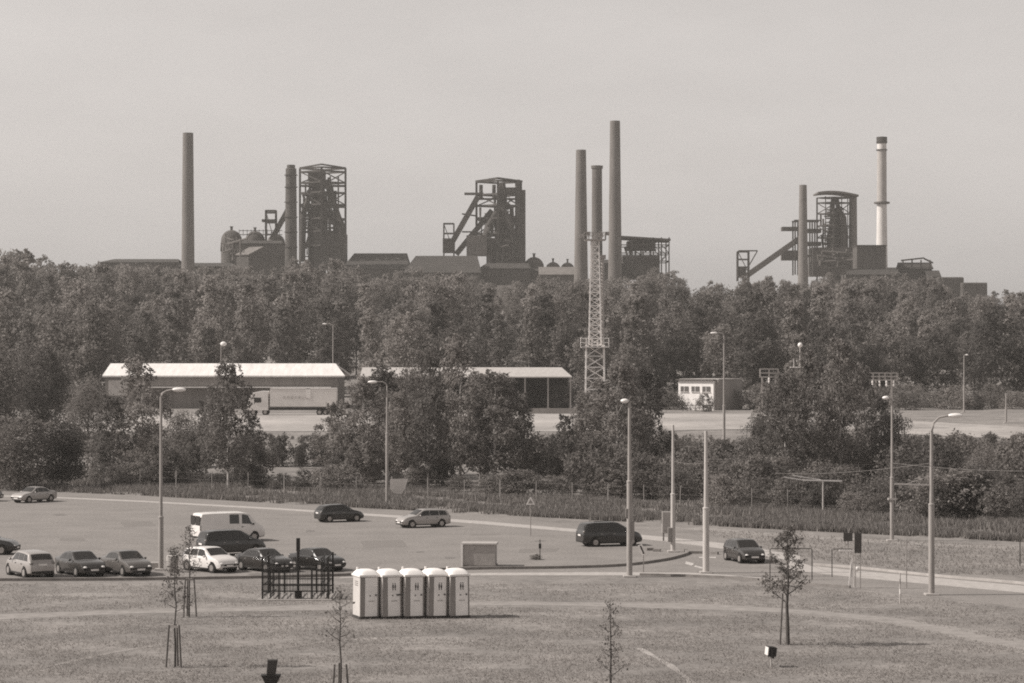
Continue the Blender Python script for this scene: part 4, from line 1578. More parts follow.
lt.build('faded_lettering', mat('trailer_print', .46, .7, .2, 2.0), o)
cb = MB()
prof = [(kx(248.5), .75), (kx(248.5), 1.7), (kx(250.2), 2.75), (kx(254), 3.5), (kx(262), 3.75), (kx(269), 3.75), (kx(269), .75)]
n_ = len(prof)
cb.add([(x, -1.22, z) for x, z in prof] + [(x, 1.22, z) for x, z in prof], [tuple(range(n_))[::-1] if False else tuple(range(n_ - 1, -1, -1)), tuple(range(n_, 2 * n_))] + [(i, (i + 1) % n_, n_ + (i + 1) % n_, n_ + i) for i in range(n_)])
c_ = cb.build('cab', P_white, o, bevel=.05)
MB().box((kx(258.5), -1.24, 2.35), (1.1, .05, .75)).build('side_window', M_glass, c_)
MB().box((kx(249.1), 0, 2.3), (.12, 2.1, .85), ry=R(12)).build('windscreen', M_glass, c_)
MB().box((kx(248.3), 0, 1.0), (.1, 2.3, .5)).build('bumper', M_trim, c_)
MB().box((0.5, 0, .95), (kx(337) - kx(250), .9, .3)).build('chassis', M_trim, o)
for px in (254, 266, 320, 326, 332):
    for sy in (-1, 1):
        wo = MB().cyl((kx(px), sy * .85, .48), (kx(px), sy * 1.2, .48), .48, n=16).build('wheel', M_tyre, o)
        MB().cyl((kx(px), sy * 1.19, .48), (kx(px), sy * 1.22, .48), .26, n=12).build('rim', M_rim, wo)

# open shed
Ys = 396
bs = BX(466, Ys)
s_ = Ys / F
o = thing('open_shed', bs, 'long open shed with pale sheet roof on thin posts', 'shed')
kx = lambda px: (px - 466) * s_
x0, x1 = kx(361), kx(571)
ze, zr = H - (376.5 - HZ) * s_ - bs.z, H - (367.5 - HZ) * s_ - bs.z
gable(MB(), x0, x1, 0, 14, ze, zr, .15, .2, hip=1.6).build('roof', M_sroof, o)
for px in (361, 380, 416, 450, 487, 525, 548, 570.5):
    MB().box((kx(px), .1, ze / 2), (.22, .22, ze)).build('post', M_steel, o)
    MB().box((kx(px), 13.8, ze / 2), (.22, .22, ze)).build('post', M_steel, o)
MB().box((0, .1, ze - .1), (x1 - x0, .16, .25)).build('eaves_beam', M_steel, o)
MB().box((0, 13.4, ze / 2 - .1), (x1 - x0 - .4, .12, ze - .3)).build('back_wall', mat('shed_dark_board', .05, .9, .2, .5), o)
for px, w_, h_ in ((390, 3, 1.8), (430, 4, 2.2), (515, 3.5, 1.6), (555, 3.5, 1.5)):
    t_ = thing('stored_stack', (bs.x + kx(px), bs.y + 9, bs.z), 'dark stack of goods under the open shed, ' + {390: 'leftmost', 430: 'second from left', 515: 'third from left', 555: 'rightmost'}[px], 'stack')
    for q in range(3):
        MB().box((.1 * (q - 1), 0, h_ * (q + .5) / 3), (w_ - .25 * q, 2.5, h_ / 3 - .04)).build('crate', mat('stack_dark', .07, .9, .3, .8), t_, bevel=.03)
# low wall in front of it
bl = BX(560, 378)
o = thing('low_wall', bl, 'low pale wall in front of the open shed beside the service road', 'wall')
MB().box((0, 0, .35), (60 * 378 / F, .3, 1.1)).build('body', mat('low_wall_concrete', .26, .9, .15, 1.0), o)

# small white building
Yb = 398
bb_ = BX(713.5, Yb)
s_ = Yb / F
o = thing('office_building', bb_, 'small flat roofed white building with three windows and a side toned for shade', 'building', R(-35))
zt = H - (380.5 - HZ) * s_ - bb_.z
wf_, df_ = 33.5 * s_ / math.cos(R(35)), 30 * s_ / math.sin(R(35))
MB().box((-wf_ / 2, 2.6, zt / 2 - .2), (wf_, 5.2, zt + .4)).build('wall', M_wplast, o)
MB().box((-wf_ / 2 + .3, df_ / 2 + .3, zt / 2 - .1), (wf_ + .58, df_ - .6, zt + .35)).build('shade_toned_wing', M_gplast, o)  # side turned from the sun, its shade painted in as grey
MB().box((-wf_ / 2 - .1, 2.4, zt + .1), (wf_ + .4, 5.6, .2)).build('roof', mat('flat_roof_dark', .09, .9, .2, .5), o)
MB().box((-wf_ / 2 + .3, df_ / 2 + .3, zt + .2), (wf_ + .8, df_ - .4, .14)).build('wing_roof', M_sroof, o)
for k in range(3):
    xx = -wf_ * (.2 + .31 * k)
    w_ = MB().box((xx, -.03, zt - 1.45), (1.5, .1, .9)).build('window', mat('window_dark', .10, .3, .1, 1.0, spec=.6), o)
    MB().box((xx, -.1, zt - 1.45), (.07, .06, .9)).box((xx, -.1, zt - 1.95), (1.6, .12, .07)).build('frame', M_wplast, w_)
rl = BX(697, 392)
o = thing('railing', rl, 'dark low railing in front of the small white building', 'railing')
rb = MB()
sc = 392 / F
for x in range(-14, 15, 4):
    rb.bar((x * sc, 0, 0), (x * sc, 0, 1.0), .08)
rb.bar((-14 * sc, 0, 1.0), (14 * sc, 0, 1.0), .09).bar((-14 * sc, 0, .55), (14 * sc, 0, .55), .07)
rb.build('frame', M_sdark, o)
tree('shrub', 704, 390, 395, 'shrub_a', 'dark shrub growing before the right window of the white building', 'shrub')

# substation gantries
M_gal = mat('gantry_steel', .36, .6, .15, 1.0)
def gantry(px0, px1, top, bot, Y, label, n=3, k=7):
    b = BX((px0 + px1) / 2, Y)
    s = Y / F
    o = thing('substation_gantry', b, label, 'gantry')
    hw = (px1 - px0) / 2 * s
    zt_ = H - (top - HZ) * s - b.z
    zb_ = H - (bot - HZ) * s - b.z
    g_ = MB()
    for dy in (-.5, .5):
        for z in (zt_, (zt_ + zb_) / 2, zb_):
            g_.bar((-hw, dy, z), (hw, dy, z), .13)
        for i in range(k + 1):
            x = -hw + 2 * hw * i / k
            g_.bar((x, dy, zb_), (x, dy, zt_), .1)
    g_.build('beam', M_gal, o)
    for x in (-hw * .75, hw * .75, 0)[:n]:
        MB().bar((x, 0, 0), (x, 0, zb_), .22).bar((x - .6, 0, 1), (x, 0, zb_ - .3), .08).build('leg', M_gal, o)
    ins = MB()
    for i in range(k - 1):
        x = -hw + 2 * hw * (i + .5) / (k - 1)
        ins.lathe([(.1, -.9), (.16, -.7), (.09, -.5), (.16, -.3), (.08, 0)], 8, (x, 0, zb_))
    ins.build('insulator', M_head, o)
    return o
gantry(855, 897, 373, 380, 330, 'pale lattice gantry with insulators right of the big birch clump')
gantry(760, 778, 369, 377, 340, 'small pale lattice gantry left of the big birch clump', 2, 2)
b = BX(800, 345)
o = thing('floodlight_mast', b, 'floodlight mast with round white lamp above the left birches of the big clump', 'mast')
s_ = 345 / F
zt = H - (345 - HZ) * s_ - b.z
MB().cyl((0, 0, 0), (0, 0, zt), .15, .09).build('shaft', M_gal, o)
MB().ell((0, -.2, zt), (.36, .36, .36)).build('lamp_head', M_head, o, smooth=True)
MB().box((-.2, 0, zt - 3.2), (2.4, .8, .12)).box((.2, 0, zt - 2.3), (1.4, .7, .1)).box((-.9, 0, zt - 2.6), (.08, .08, 1.2)).box((.9, 0, zt - 2.6), (.08, .08, 1.2)).build('platform', M_head, o)

# lattice mast with two platforms
Ym = 300
b = BX(595, Ym)
s_ = Ym / F
o = thing('lattice_mast', b, 'pale lattice steel mast with two work platforms before the three chimneys', 'mast')
M_mast = mat('mast_steel', .78, .55, .12, 1.0)
zz = lambda py: H - (py - HZ) * s_ - b.z
def lattice(bb, z0, z1, w0, w1, n, r):
    lv = []
    for i in range(n + 1):
        t = i / n
        w_ = lerp(w0, w1, t) / 2
        z = lerp(z0, z1, t)
        lv.append([(-w_, -w_, z), (w_, -w_, z), (w_, w_, z), (-w_, w_, z)])
    for a, c in zip(lv, lv[1:]):
        for k in range(4):
            bb.bar(a[k], c[k], r * 1.6)
            bb.bar(a[k], a[(k + 1) % 4], r)
            if True:
                bb.bar(a[k], c[(k + 1) % 4], r)
    return bb
lattice(MB(), 0, zz(345), 2.5, 2.2, 9, .1).build('lower_lattice', M_mast, o)
lattice(MB(), zz(345), zz(240), 1.5, .95, 16, .09).build('upper_lattice', M_mast, o)
def platform(z, w_, hrail=1.1):
    p = MB()
    p.box((0, 0, z), (w_, w_, .12))
    for sy in (-1, 1):
        for q in range(6):
            t = -w_ / 2 + w_ * q / 5
            p.bar((t, sy * w_ / 2, z), (t, sy * w_ / 2, z + hrail), .07)
            p.bar((sy * w_ / 2, t, z), (sy * w_ / 2, t, z + hrail), .07)
        for h_ in (.55, hrail):
            p.bar((-w_ / 2, sy * w_ / 2, z + h_), (w_ / 2, sy * w_ / 2, z + h_), .07)
            p.bar((sy * w_ / 2, -w_ / 2, z + h_), (sy * w_ / 2, w_ / 2, z + h_), .07)
    return p
platform(zz(347), 3.5).build('platform', M_mast, o)
platform(zz(240), 2.6, .9).build('platform', M_gal, o)
for k, dx in enumerate((-1.7, -.9, .7, 1.5)):
    MB().box((dx, -1.0, zz(236) + (.25 if k % 2 else 0)), (.5, .35, .45)).build('floodlight', M_gal, o)
MB().cyl((.95, .1, zz(255)), (.95, .1, zz(345)), .2, n=8).build('cable_duct', M_gal, o)
MB().box((.95, .1, zz(257)), (.8, .6, .5)).build('junction_box', M_gal, o)

# ------------------------------------------------------------------ ironworks
M_brick = mat('sooty_brick_chimney', .15, .9, .22, .25, stretch=(1, 1, .25))
M_brick2 = mat('dark_brick_chimney', .11, .9, .22, .25, stretch=(1, 1, .25))
M_rust = mat('rusty_steel', .055, .85, .35, .3)
M_rust2 = mat('rusty_plate', .075, .85, .3, .25)
M_rustl = mat('worn_grey_plate', .12, .8, .25, .3)
M_croof = mat('works_roof', .045, .9, .2, .15)
M_pale = mat('pale_chimney_paint', .62, .7, .1, .2)


def chimney(px_top, top, w_top, px_bot, row, w_bot, Y, label, m, cap=None, bands=None):
    """row/w_bot: width seen at that row; the shaft runs on down to the terrain"""
    b = BX(px_bot, Y)
    s = Y / F
    zt_ = H - (top - HZ) * s - b.z
    zr_ = H - (row - HZ) * s - b.z
    rt, rb = w_top / 2 * s, w_bot / 2 * s
    r0 = rb + (rb - rt) * zr_ / max(1, zt_ - zr_)
    o = thing('chimney', b, label, 'chimney')
    n_ = 16
    prof = []
    for i in range(n_ + 1):
        t = i / n_
        prof.append((r0 + (rt - r0) * t, zt_ * t))
    prof += [(rt * .7, zt_), (rt * .7, zt_ - 2)]
    sh = MB().lathe(prof, 24).build('shaft', m, o, smooth=True)
    if cap:
        MB().lathe([(rt * 1.0, zt_ - cap), (rt * 1.16, zt_ - cap * .8), (rt * 1.2, zt_ + .1), (rt * .8, zt_ + .12)], 24).build('cap', M_brick2, o, smooth=True)

chimney(190, 133, 10.5, 188, 262, 13, 930, 'lone tall brick chimney at the left of the skyline', M_brick)
chimney(581, 150, 10, 581, 284, 14, 880, 'left chimney of the three standing close together', M_brick)
chimney(597.3, 166, 10, 597, 270, 11, 930, 'shortest and darkest of the three close chimneys, with a rim on top', M_brick2, cap=1.2)
chimney(615.5, 121, 10, 615, 268, 13.5, 900, 'tallest chimney, right of the three close together', M_brick)
chimney(804.5, 185, 7.5, 803, 270, 10, 940, 'grey chimney in front of the right hand blast furnace', mat('grey_chimney', .17, .8, .15, .3))
# pale chimney with ring
Yc = 965
b = BX(881.8, Yc)
s_ = Yc / F
o = thing('chimney', b, 'tall pale chimney with a dark cap and gallery at the right', 'chimney')
zz = lambda py: H - (py - HZ) * s_ - b.z
rr = lambda px: px / 2 * s_
MB().lathe([(rr(13), 0), (rr(11.5), zz(265)), (rr(9.8), zz(204))], 24).build('lower_shaft', M_pale, o, smooth=True)
MB().lathe([(rr(9.8), zz(204)), (rr(9.5), zz(164)), (rr(9.3), zz(151))], 24).build('upper_shaft', mat('chimney_grey_paint', .38, .8, .12, .2), o, smooth=True)
MB().lathe([(rr(9.3), zz(151)), (rr(9.2), zz(143.5))], 24).build('white_band', M_pale, o, smooth=True)
MB().lathe([(rr(10.2), zz(143.5)), (rr(10.8), zz(138)), (rr(10.4), zz(137)), (rr(7), zz(137))], 24).build('cap', M_rust, o, smooth=True)
MB().lathe([(rr(10), zz(204.2)), (rr(16), zz(203.6)), (rr(16), zz(202)), (rr(10), zz(201.6))], 24).build('gallery', M_rustl, o)
lb = MB()
for z in (zz(142), zz(150)):
    lb.lathe([(rr(9.6), z - .2), (rr(11.2), z - .2), (rr(11.2), z + .2), (rr(9.6), z + .2)], 20)
lb.build('ring', M_rust, o)

LV = {}
class Loc:
    def __init__(s, px, Y):
        s.px, s.Y = px, Y
        s.b = BX(px, Y)
        s.k = Y / F
    def x(s, px):
        return (px - s.px) * s.k
    def z(s, py):
        return H - (py - HZ) * s.k - s.b.z


def frame_tower(bb, L, pxl, pxm, pxr, top, rows, r, bottom=None, brace=True, ratio=.8):
    """corner-on square steel frame: posts seen at left, near and right, with a hidden far one"""
    xl, xm, xr = L.x(pxl), L.x(pxm), L.x(pxr)
    hw = (xr - xl) / 2
    ps = [(xl, 0), (xm, -hw * ratio), (xr, 0), (xl + xr - xm, hw * ratio)]
    zt_ = L.z(top)
    zb_ = L.z(bottom) if bottom else 0
    for p in ps:
        bb.bar((p[0], p[1], zb_), (p[0], p[1], zt_), r * 1.5)
    zs_ = [L.z(q) for q in [top] + rows]
    for z in zs_:
        for k in range(4):
            a, c = ps[k], ps[(k + 1) % 4]
            bb.bar((*a, z), (*c, z), r * 1.2)
    if brace:
        for z0, z1 in list(zip(zs_, zs_[1:]))[1::2]:
            for k in range(4):
                a, c = ps[k], ps[(k + 1) % 4]
                bb.bar((*a, z0), (*c, z1), r * .7)
    return ps


def pipes(bb, L, pxl, pxr, top, bot, n_, seed, r0=.25, r1=.7, depth=5):
    g = random.Random(seed)
    for i in range(n_):
        x0, x1 = L.x(g.uniform(pxl, pxr)), L.x(g.uniform(pxl, pxr))
        z0, z1 = L.z(g.uniform(top, bot)), L.z(g.uniform(top, bot))
        y0, y1 = g.uniform(-depth, depth), g.uniform(-depth, depth)
        r = g.uniform(r0, r1)
        q = g.random()
        if q < .4:
            bb.tube([(x0, y0, z0), (x0, y0, z1)], r, 7)
        elif q < .7:
            bb.tube([(x0, y0, z0), (x0, y0, (z0 + z1) / 2), (x1, y1, (z0 + z1) / 2 + 1), (x1, y1, z1)], r, 7)
        elif q < .85:
            bb.tube([(x0, y0, z0), (x1, y0, z0)], r, 7)
        else:
            bb.tube([(x0, y0, z0), (x1, y1, z1)], r, 7)
    return bb


def furnace_body(o, L, px, top, bot, wtop, wbel):
    x = L.x(px)
    k = L.k
    zt_, zb_ = L.z(top), L.z(bot)
    h_ = zt_ - zb_
    MB().lathe([(wbel / 2 * k, 0), (wbel / 2 * k, zb_), (wbel * .55 * k, zb_ + h_ * .2), (wtop * .52 * k, zb_ + h_ * .75), (wtop * .5 * k, zb_ + h_ * .9), (wtop * .3 * k, zt_)], 20, (x, 0, 0)).build('furnace_shaft', M_rust, o, smooth=True)
    pl = MB()
    for t in (.2, .38, .55, .72, .88):
        z = zb_ + h_ * t
        r = lerp(wbel * .55, wtop * .5, t) * k
        pl.lathe([(r, z), (r + 1.6, z), (r + 1.6, z + .25), (r, z + .25)], 20, (x, 0, 0))
        for i in range(14):
            a = i * 2 * math.pi / 14
            pl.bar((x + (r + 1.5) * math.cos(a), (r + 1.5) * math.sin(a), z), (x + (r + 1.5) * math.cos(a), (r + 1.5) * math.sin(a), z + 1.2), .12)
        pl.lathe([(r + 1.45, z + 1.15), (r + 1.55, z + 1.15), (r + 1.55, z + 1.28), (r + 1.45, z + 1.28)], 20, (x, 0, 0))
    pl.build('gallery', M_rust2, o)
    up = MB()
    for a in range(4):
        t = a * math.pi / 2 + .5
        r = wtop * .42 * k
        up.tube([(x + r * math.cos(t), r * math.sin(t), zb_ + h_ * .8), (x + r * 1.2 * math.cos(t), r * 1.2 * math.sin(t), zt_), (x + r * .5 * math.cos(t), r * .5 * math.sin(t), zt_ + 4.5)], .8, 8)
    up.build('uptake_pipe', M_rust, o, smooth=True)


def stove(px, top, w_, Y, label, m=None, group=None, row=None):
    b = BX(px, Y)
    s = Y / F
    h_ = H - (top - HZ) * s - b.z
    r = w_ / 2 * s
    o = thing('hot_blast_stove', b, label, 'stove', 0, group)
    prof = [(r, 0), (r, h_ - r)] + [(r * math.cos(t * math.pi / 2), h_ - r + r * math.sin(t * math.pi / 2)) for t in (.2, .4, .6, .8, .95)]
    MB().lathe(prof, 24).build('shell', m or M_rust2, o, smooth=True)
    MB().lathe([(r * .12, h_ - .2), (r * .12, h_ + 1.2), (r * .18, h_ + 1.2), (r * .18, h_ + 1.5)], 10).build('top_valve', M_rust, o)
    return o


def hall(px0, px1, ridge, eave, Y, depth, label, m=None, rm=None, rz=0.0, name='works_hall', gab=True):
    b = BX((px0 + px1) / 2, Y)
    s = Y / F
    o = thing(name, b, label, 'building', rz)
    hw = (px1 - px0) / 2 * s
    ze_, zr_ = H - (eave - HZ) * s - b.z, H - (ridge - HZ) * s - b.z
    wb = MB().box((0, depth / 2, ze_ / 2 - .1), (2 * hw, depth, ze_))
    for xx in (-hw, hw):
        wb.add([(xx, 0, ze_ - .1), (xx, depth, ze_ - .1), (xx, depth / 2, (zr_ if hw <= 8 else ze_ + .2) - .3)], [(0, 1, 2) if xx > 0 else (0, 2, 1)])
    wb.build('wall', m or M_rust2, o)
    gable(MB(), -hw, hw, 0, depth, ze_, zr_, .3, .5, hip=.12 * hw if hw > 8 else 0, hip2=.3 * hw if hw > 8 else 0).build('roof', rm or M_croof, o)
    nw = max(2, int(2 * hw / 5))
    for i in range(0):
        x = -hw + 2 * hw * (i + .5) / nw
        MB().box((x, -.02, ze_ * .72), (2.2, .12, ze_ * .25)).build('window', M_trim, o)
    return o


def skip_bridge(o, L, p0, p1, w_, m, y=-2, name='skip_bridge'):
    a = Vector((L.x(p0[0]), y, L.z(p0[1])))
    c = Vector((L.x(p1[0]), y, L.z(p1[1])))
    MB().bar(a, c, 3.0, w_ * L.k).build(name, m, o)


def hoist(o, L, px0, px1, top, bot, y=-2):
    bb = MB()
    x0, x1 = L.x(px0), L.x(px1)
    for x in (x0, x1):
        for yy in (y - 2, y + 2):
            bb.bar((x, yy, L.z(bot) - 3), (x, yy, L.z(top)), .5)
    for q in (top, lerp(top, bot, .35), lerp(top, bot, .7)):
        z = L.z(q)
        for yy in (y - 2, y + 2):
            bb.bar((x0, yy, z), (x1, yy, z), .5)
        bb.bar((x0, y - 2, z), (x0, y + 2, z), .4).bar((x1, y - 2, z), (x1, y + 2, z), .4)
    bb.bar((x0, y - 2, L.z(top)), (x1, y - 2, L.z(bot)), .3)
    bb.build('hoist_frame', M_rust, o)


# --- blast furnace on the left
L = Loc(322, 1000)
o = thing('blast_furnace', L.b, 'left blast furnace in a tall open steel frame beside a dark stack', 'blast furnace')
bb = MB()
ps = frame_tower(bb, L, 300, 323, 345.5, 168.5, [172, 183, 193, 205, 219, 232, 246], .55)
xl, xr = L.x(300), L.x(345.5)
bb.bar((xl, 0, L.z(168)), (L.x(323), -8, L.z(165.8)), .6).bar((L.x(323), -8, L.z(165.8)), (xr, 0, L.z(168)), .6)
for px in (331, 339):
    bb.bar((L.x(px), -4, L.z(250)), (L.x(px), -4, L.z(177)), .6)
bb.build('steel_frame', M_rust, o)
furnace_body(o, L, 317, 180, 240, 8.5, 18)
MB().box((L.x(317), 0, L.z(177)), (7, 6, 3.5)).build('bell_house', M_rust2, o)
pipes(MB(), L, 302, 336, 188, 258, 50, 5).build('pipework', M_rust, o, smooth=True)
pipes(MB(), L, 304, 330, 172, 200, 14, 6, .2, .45).build('top_pipework', M_rust, o, smooth=True)
dc = MB()
dc.tube([(L.x(316), -2, L.z(176)), (L.x(330), -3, L.z(188)), (L.x(341), -3, L.z(225)), (L.x(343), -3, L.z(258))], 1.7, 10)
dc.tube([(L.x(312), -3, L.z(190)), (L.x(304), -4, L.z(215)), (L.x(303), -4, L.z(262))], 1.3, 10)
dc.build('downcomer_pipe', M_rust, o, smooth=True)
pf = MB()
for q in (186, 207, 228):
    pf.box((L.x(323), 0, L.z(q)), (L.x(345) - L.x(301), 9, .3))
pf.build('platform', M_rust2, o)
MB().box((L.x(331), 0, L.z(252)), (L.x(347) - L.x(316), 12, L.z(241) - L.z(277))).build('cast_house', M_rust, o)
skip_bridge(o, L, (272, 240), (295, 198), 4.6, M_rust2)
hoist(o, L, 266.5, 276.5, 211, 245)
hb = MB()
hb.box((L.x(271.5), -2, L.z(213)), (L.x(277) - L.x(266), 5, .5)).box((L.x(270), -2, L.z(221)), (6, 4.5, 1)).box((L.x(287), -2, L.z(220.5)), (L.x(292) - L.x(278), 1.5, .8))
hb.build('hoist_platform', M_rust, o)
b = BX(291, 985)
s_ = 985 / F
o = thing('steel_stack', b, 'dark riveted stack against the left blast furnace frame', 'stack')
zt = H - (165 - HZ) * s_ - b.z
MB().lathe([(2.6, 0), (2.45, zt * .5), (2.2, zt * .97), (2.2, zt * .975), (1.7, zt * .978), (1.7, zt), (1.2, zt)], 20).build('shaft', M_rust2, o, smooth=True)
rg = MB()
for t in (.45, .55, .65, .75, .85, .93):
    rg.lathe([(2.3, zt * t), (2.75, zt * t), (2.75, zt * t + .3), (2.3, zt * t + .3)], 20)
rg.build('ring', M_rust, o)
stove(231.5, 230, 21, 990, 'leftmost domed stove beside the left blast furnace, largest dome', group='domed stoves left')
stove(255, 231, 20, 1000, 'second domed stove left of the left blast furnace', group='domed stoves left')
stove(276, 234, 18, 1005, 'third domed stove, nearest the left blast furnace', group='domed stoves left')
rail = thing('roof_railing', BX(258, 1000), 'thin railing walkway over the domed stoves on the left', 'railing')
rb = MB()
L2 = Loc(258, 1000)
for px in range(240, 284, 4):
    rb.bar((L2.x(px), -3, L2.z(236)), (L2.x(px), -3, L2.z(230)), .22)
rb.bar((L2.x(240), -3, L2.z(231)), (L2.x(283), -3, L2.z(231)), .25).bar((L2.x(240), -3, L2.z(235)), (L2.x(283), -3, L2.z(235)), .3)
rb.build('rail', M_rust, rail)
hall(234, 282, 240, 243, 970, 10, 'low dark hall under the domed stoves on the left')
o = hall(234, 251, 246, 254, 950, 16, 'small house with pale pitched roof before the left stoves', M_rust2, mat('pale_old_roof', .16, .9, .15, .3), R(-38))
hall(100, 178, 258, 262, 960, 20, 'long flat dark shed left of the lone chimney')
hall(178, 232, 262, 266, 950, 18, 'low dark shed right of the lone chimney')

pipes(MB(), L, 314, 346, 240, 268, 16, 61, .2, .55, 1.5).build('front_pipework', M_rustl, o, smooth=True).location.y = -8
# --- middle blast furnace
L = Loc(500, 1000)
o = thing('blast_furnace', L.b, 'middle blast furnace with a dark column at right and two inclined bridges', 'blast furnace')
bb = MB()
frame_tower(bb, L, 476.5, 498, 521, 182, [195, 206, 219, 234, 250], .6)
bb.bar((L.x(476), 0, L.z(181.5)), (L.x(498), -7.5, L.z(179.5)), .8).bar((L.x(498), -7.5, L.z(179.5)), (L.x(522), 0, L.z(181.5)), .8)
bb.build('steel_frame', M_rust, o)
furnace_body(o, L, 502, 194, 240, 7, 14)
MB().box((L.x(508), 0, L.z(190.5)), (8, 6, 2.2)).build('bell_house', M_rust, o)
pipes(MB(), L, 480, 518, 200, 252, 36, 15, .25, .6).build('pipework', M_rust, o, smooth=True)
ds = MB()
ds.tube([(L.x(502), -3, L.z(205)), (L.x(488), -5, L.z(228)), (L.x(481), -5, L.z(250))], 1.5, 10)
ds.tube([(L.x(500), -3, L.z(205)), (L.x(511), -5, L.z(226)), (L.x(514), -5, L.z(250))], 1.5, 10)
ds.build('downcomer_pipe', M_rust, o, smooth=True)
MB().box((L.x(521.5), 1, L.z(230)), (L.x(526) - L.x(518), 4, L.z(190) - L.z(270))).build('lift_tower', M_rust2, o)
MB().cyl((L.x(517.5), -1.5, L.z(250)), (L.x(517.5), -1.5, L.z(180)), 1.1).build('stack', M_rust2, o)
st2 = MB()
for px, t in ((481, 185), (494, 185)):
    st2.cyl((L.x(px), -1, L.z(200)), (L.x(px), -1, L.z(t)), .8)
st2.build('vent_stack', M_rust, o)
cas = MB().box((L.x(477), -6, L.z(246.5)), (L.x(487) - L.x(467), 9, L.z(237) - L.z(257))).build('skip_house', M_rustl, o)
MB().box((L.x(506), 2, L.z(262)), (L.x(525) - L.x(486), 14, L.z(243) - L.z(290))).build('cast_house', M_rust, o)
pf = MB()
for q in (199, 218, 236):
    pf.box((L.x(499), 0, L.z(q)), (L.x(520) - L.x(477), 8, .3))
pf.box((L.x(474), -1, L.z(194)), (L.x(485) - L.x(466), 3, .9))
pf.build('platform', M_rust2, o)
skip_bridge(o, L, (447, 252), (478, 197), 5.2, M_rust2)
skip_bridge(o, L, (456, 254), (492, 210), 5.2, M_rust2, y=3)
MB().bar((L.x(462), -1, L.z(232)), (L.x(478), -1, L.z(232)), .6).bar((L.x(462), -1, L.z(214)), (L.x(476), -1, L.z(216)), .6).build('tie_beam', M_rust, o)
hoist(o, L, 444, 454, 224, 252)
MB().box((L.x(449), -2, L.z(246)), (5, 4, 6)).build('hoist_house', M_rust, o)
hall(343, 408, 251.5, 268, 985, 34, 'long dark roofed hall right of the left blast furnace')
hall(404, 480, 254, 272, 960, 34, 'long dark roofed hall in front of the middle blast furnace')
hall(480, 530, 262, 268, 975, 22, 'low dark hall at the foot of the middle blast furnace')
stove(534, 257, 20, 1000, 'larger domed stove right of the middle blast furnace', group='domed stoves middle')
stove(553, 262, 15, 1000, 'middle one of the three small domes right of the middle furnace', group='domed stoves middle')
stove(567.5, 262.5, 14, 1000, 'small domed stove just left of the three chimneys', group='domed stoves middle')
hall(540, 578, 266, 274, 930, 18, 'small pale roofed house at the foot of the left close chimney', M_rustl, mat('pale_old_roof', .16, .9, .15, .3))
hall(518, 582, 268, 271, 985, 14, 'low shed below the small domed stoves')
wl = thing('pale_wall', BX(503, 905), 'pale wall showing between the trees below the middle blast furnace', 'wall')
Lw = Loc(503, 905)
MB().box((0, 0, Lw.z(286) / 2), (40 * Lw.k, .6, Lw.z(284.5))).build('body', M_conc, wl)

pipes(MB(), Loc(500, 1000), 488, 524, 240, 284, 20, 62, .2, .5, 1.5).build('front_pipework', M_rustl, bpy.data.objects['blast_furnace.001'], smooth=True).location.y = -7.5
# --- ruined casting hall right of the three chimneys
L = Loc(643, 930)
o = thing('furnace_skeleton', L.b, 'ruined open steel hall with sloping roof right of the three chimneys', 'industrial frame')
bb = MB()
dp = 9
for px in (620, 631, 642, 652, 660, 667.5):
    for y in (-dp, dp):
        bb.bar((L.x(px), y, L.z(280) if px < 655 else L.z(275)), (L.x(px), y, L.z(238.5)), .45)
for y in (-dp, dp):
    for q in (246, 254, 262):
        bb.bar((L.x(620), y, L.z(q)), (L.x(668), y, L.z(q)), .35)
    for a, c in ((631, 642), (652, 660), (660, 667.5)):
        bb.bar((L.x(a), y, L.z(246)), (L.x(c), y, L.z(254)), .25)
        bb.bar((L.x(c), y, L.z(254)), (L.x(a), y, L.z(262)), .25)
for px in (620, 642, 667.5):
    for q in (246, 262):
        bb.bar((L.x(px), -dp, L.z(q)), (L.x(px), dp, L.z(q)), .35)
bb.build('steel_frame', M_rust, o)
rf = MB()
vs_ = [(L.x(612), -dp - 1, L.z(236.5)), (L.x(669), -dp - 1, L.z(240)), (L.x(669), dp + 1, L.z(240)), (L.x(612), dp + 1, L.z(236.5))]
rf.add(vs_ + [(x, y, z - .7) for x, y, z in vs_], [(0, 1, 2, 3), (7, 6, 5, 4), (0, 4, 5, 1), (1, 5, 6, 2), (2, 6, 7, 3), (3, 7, 4, 0)])
rf.build('roof', M_rust2, o)
MB().box((L.x(640), 0, L.z(268)), (L.x(659) - L.x(622), 16, L.z(257) - L.z(280))).build('hall_wall', M_rust2, o)
MB().box((L.x(641), 1, L.z(246)), (L.x(656) - L.x(628), 10, L.z(241) - L.z(250))).build('bunker', M_rust, o)
pipes(MB(), L, 624, 658, 241, 258, 18, 31, .25, .7).build('pipework', M_rust, o, smooth=True)
hall(598, 622, 259, 263, 915, 12, 'small dark hall between the close chimneys')

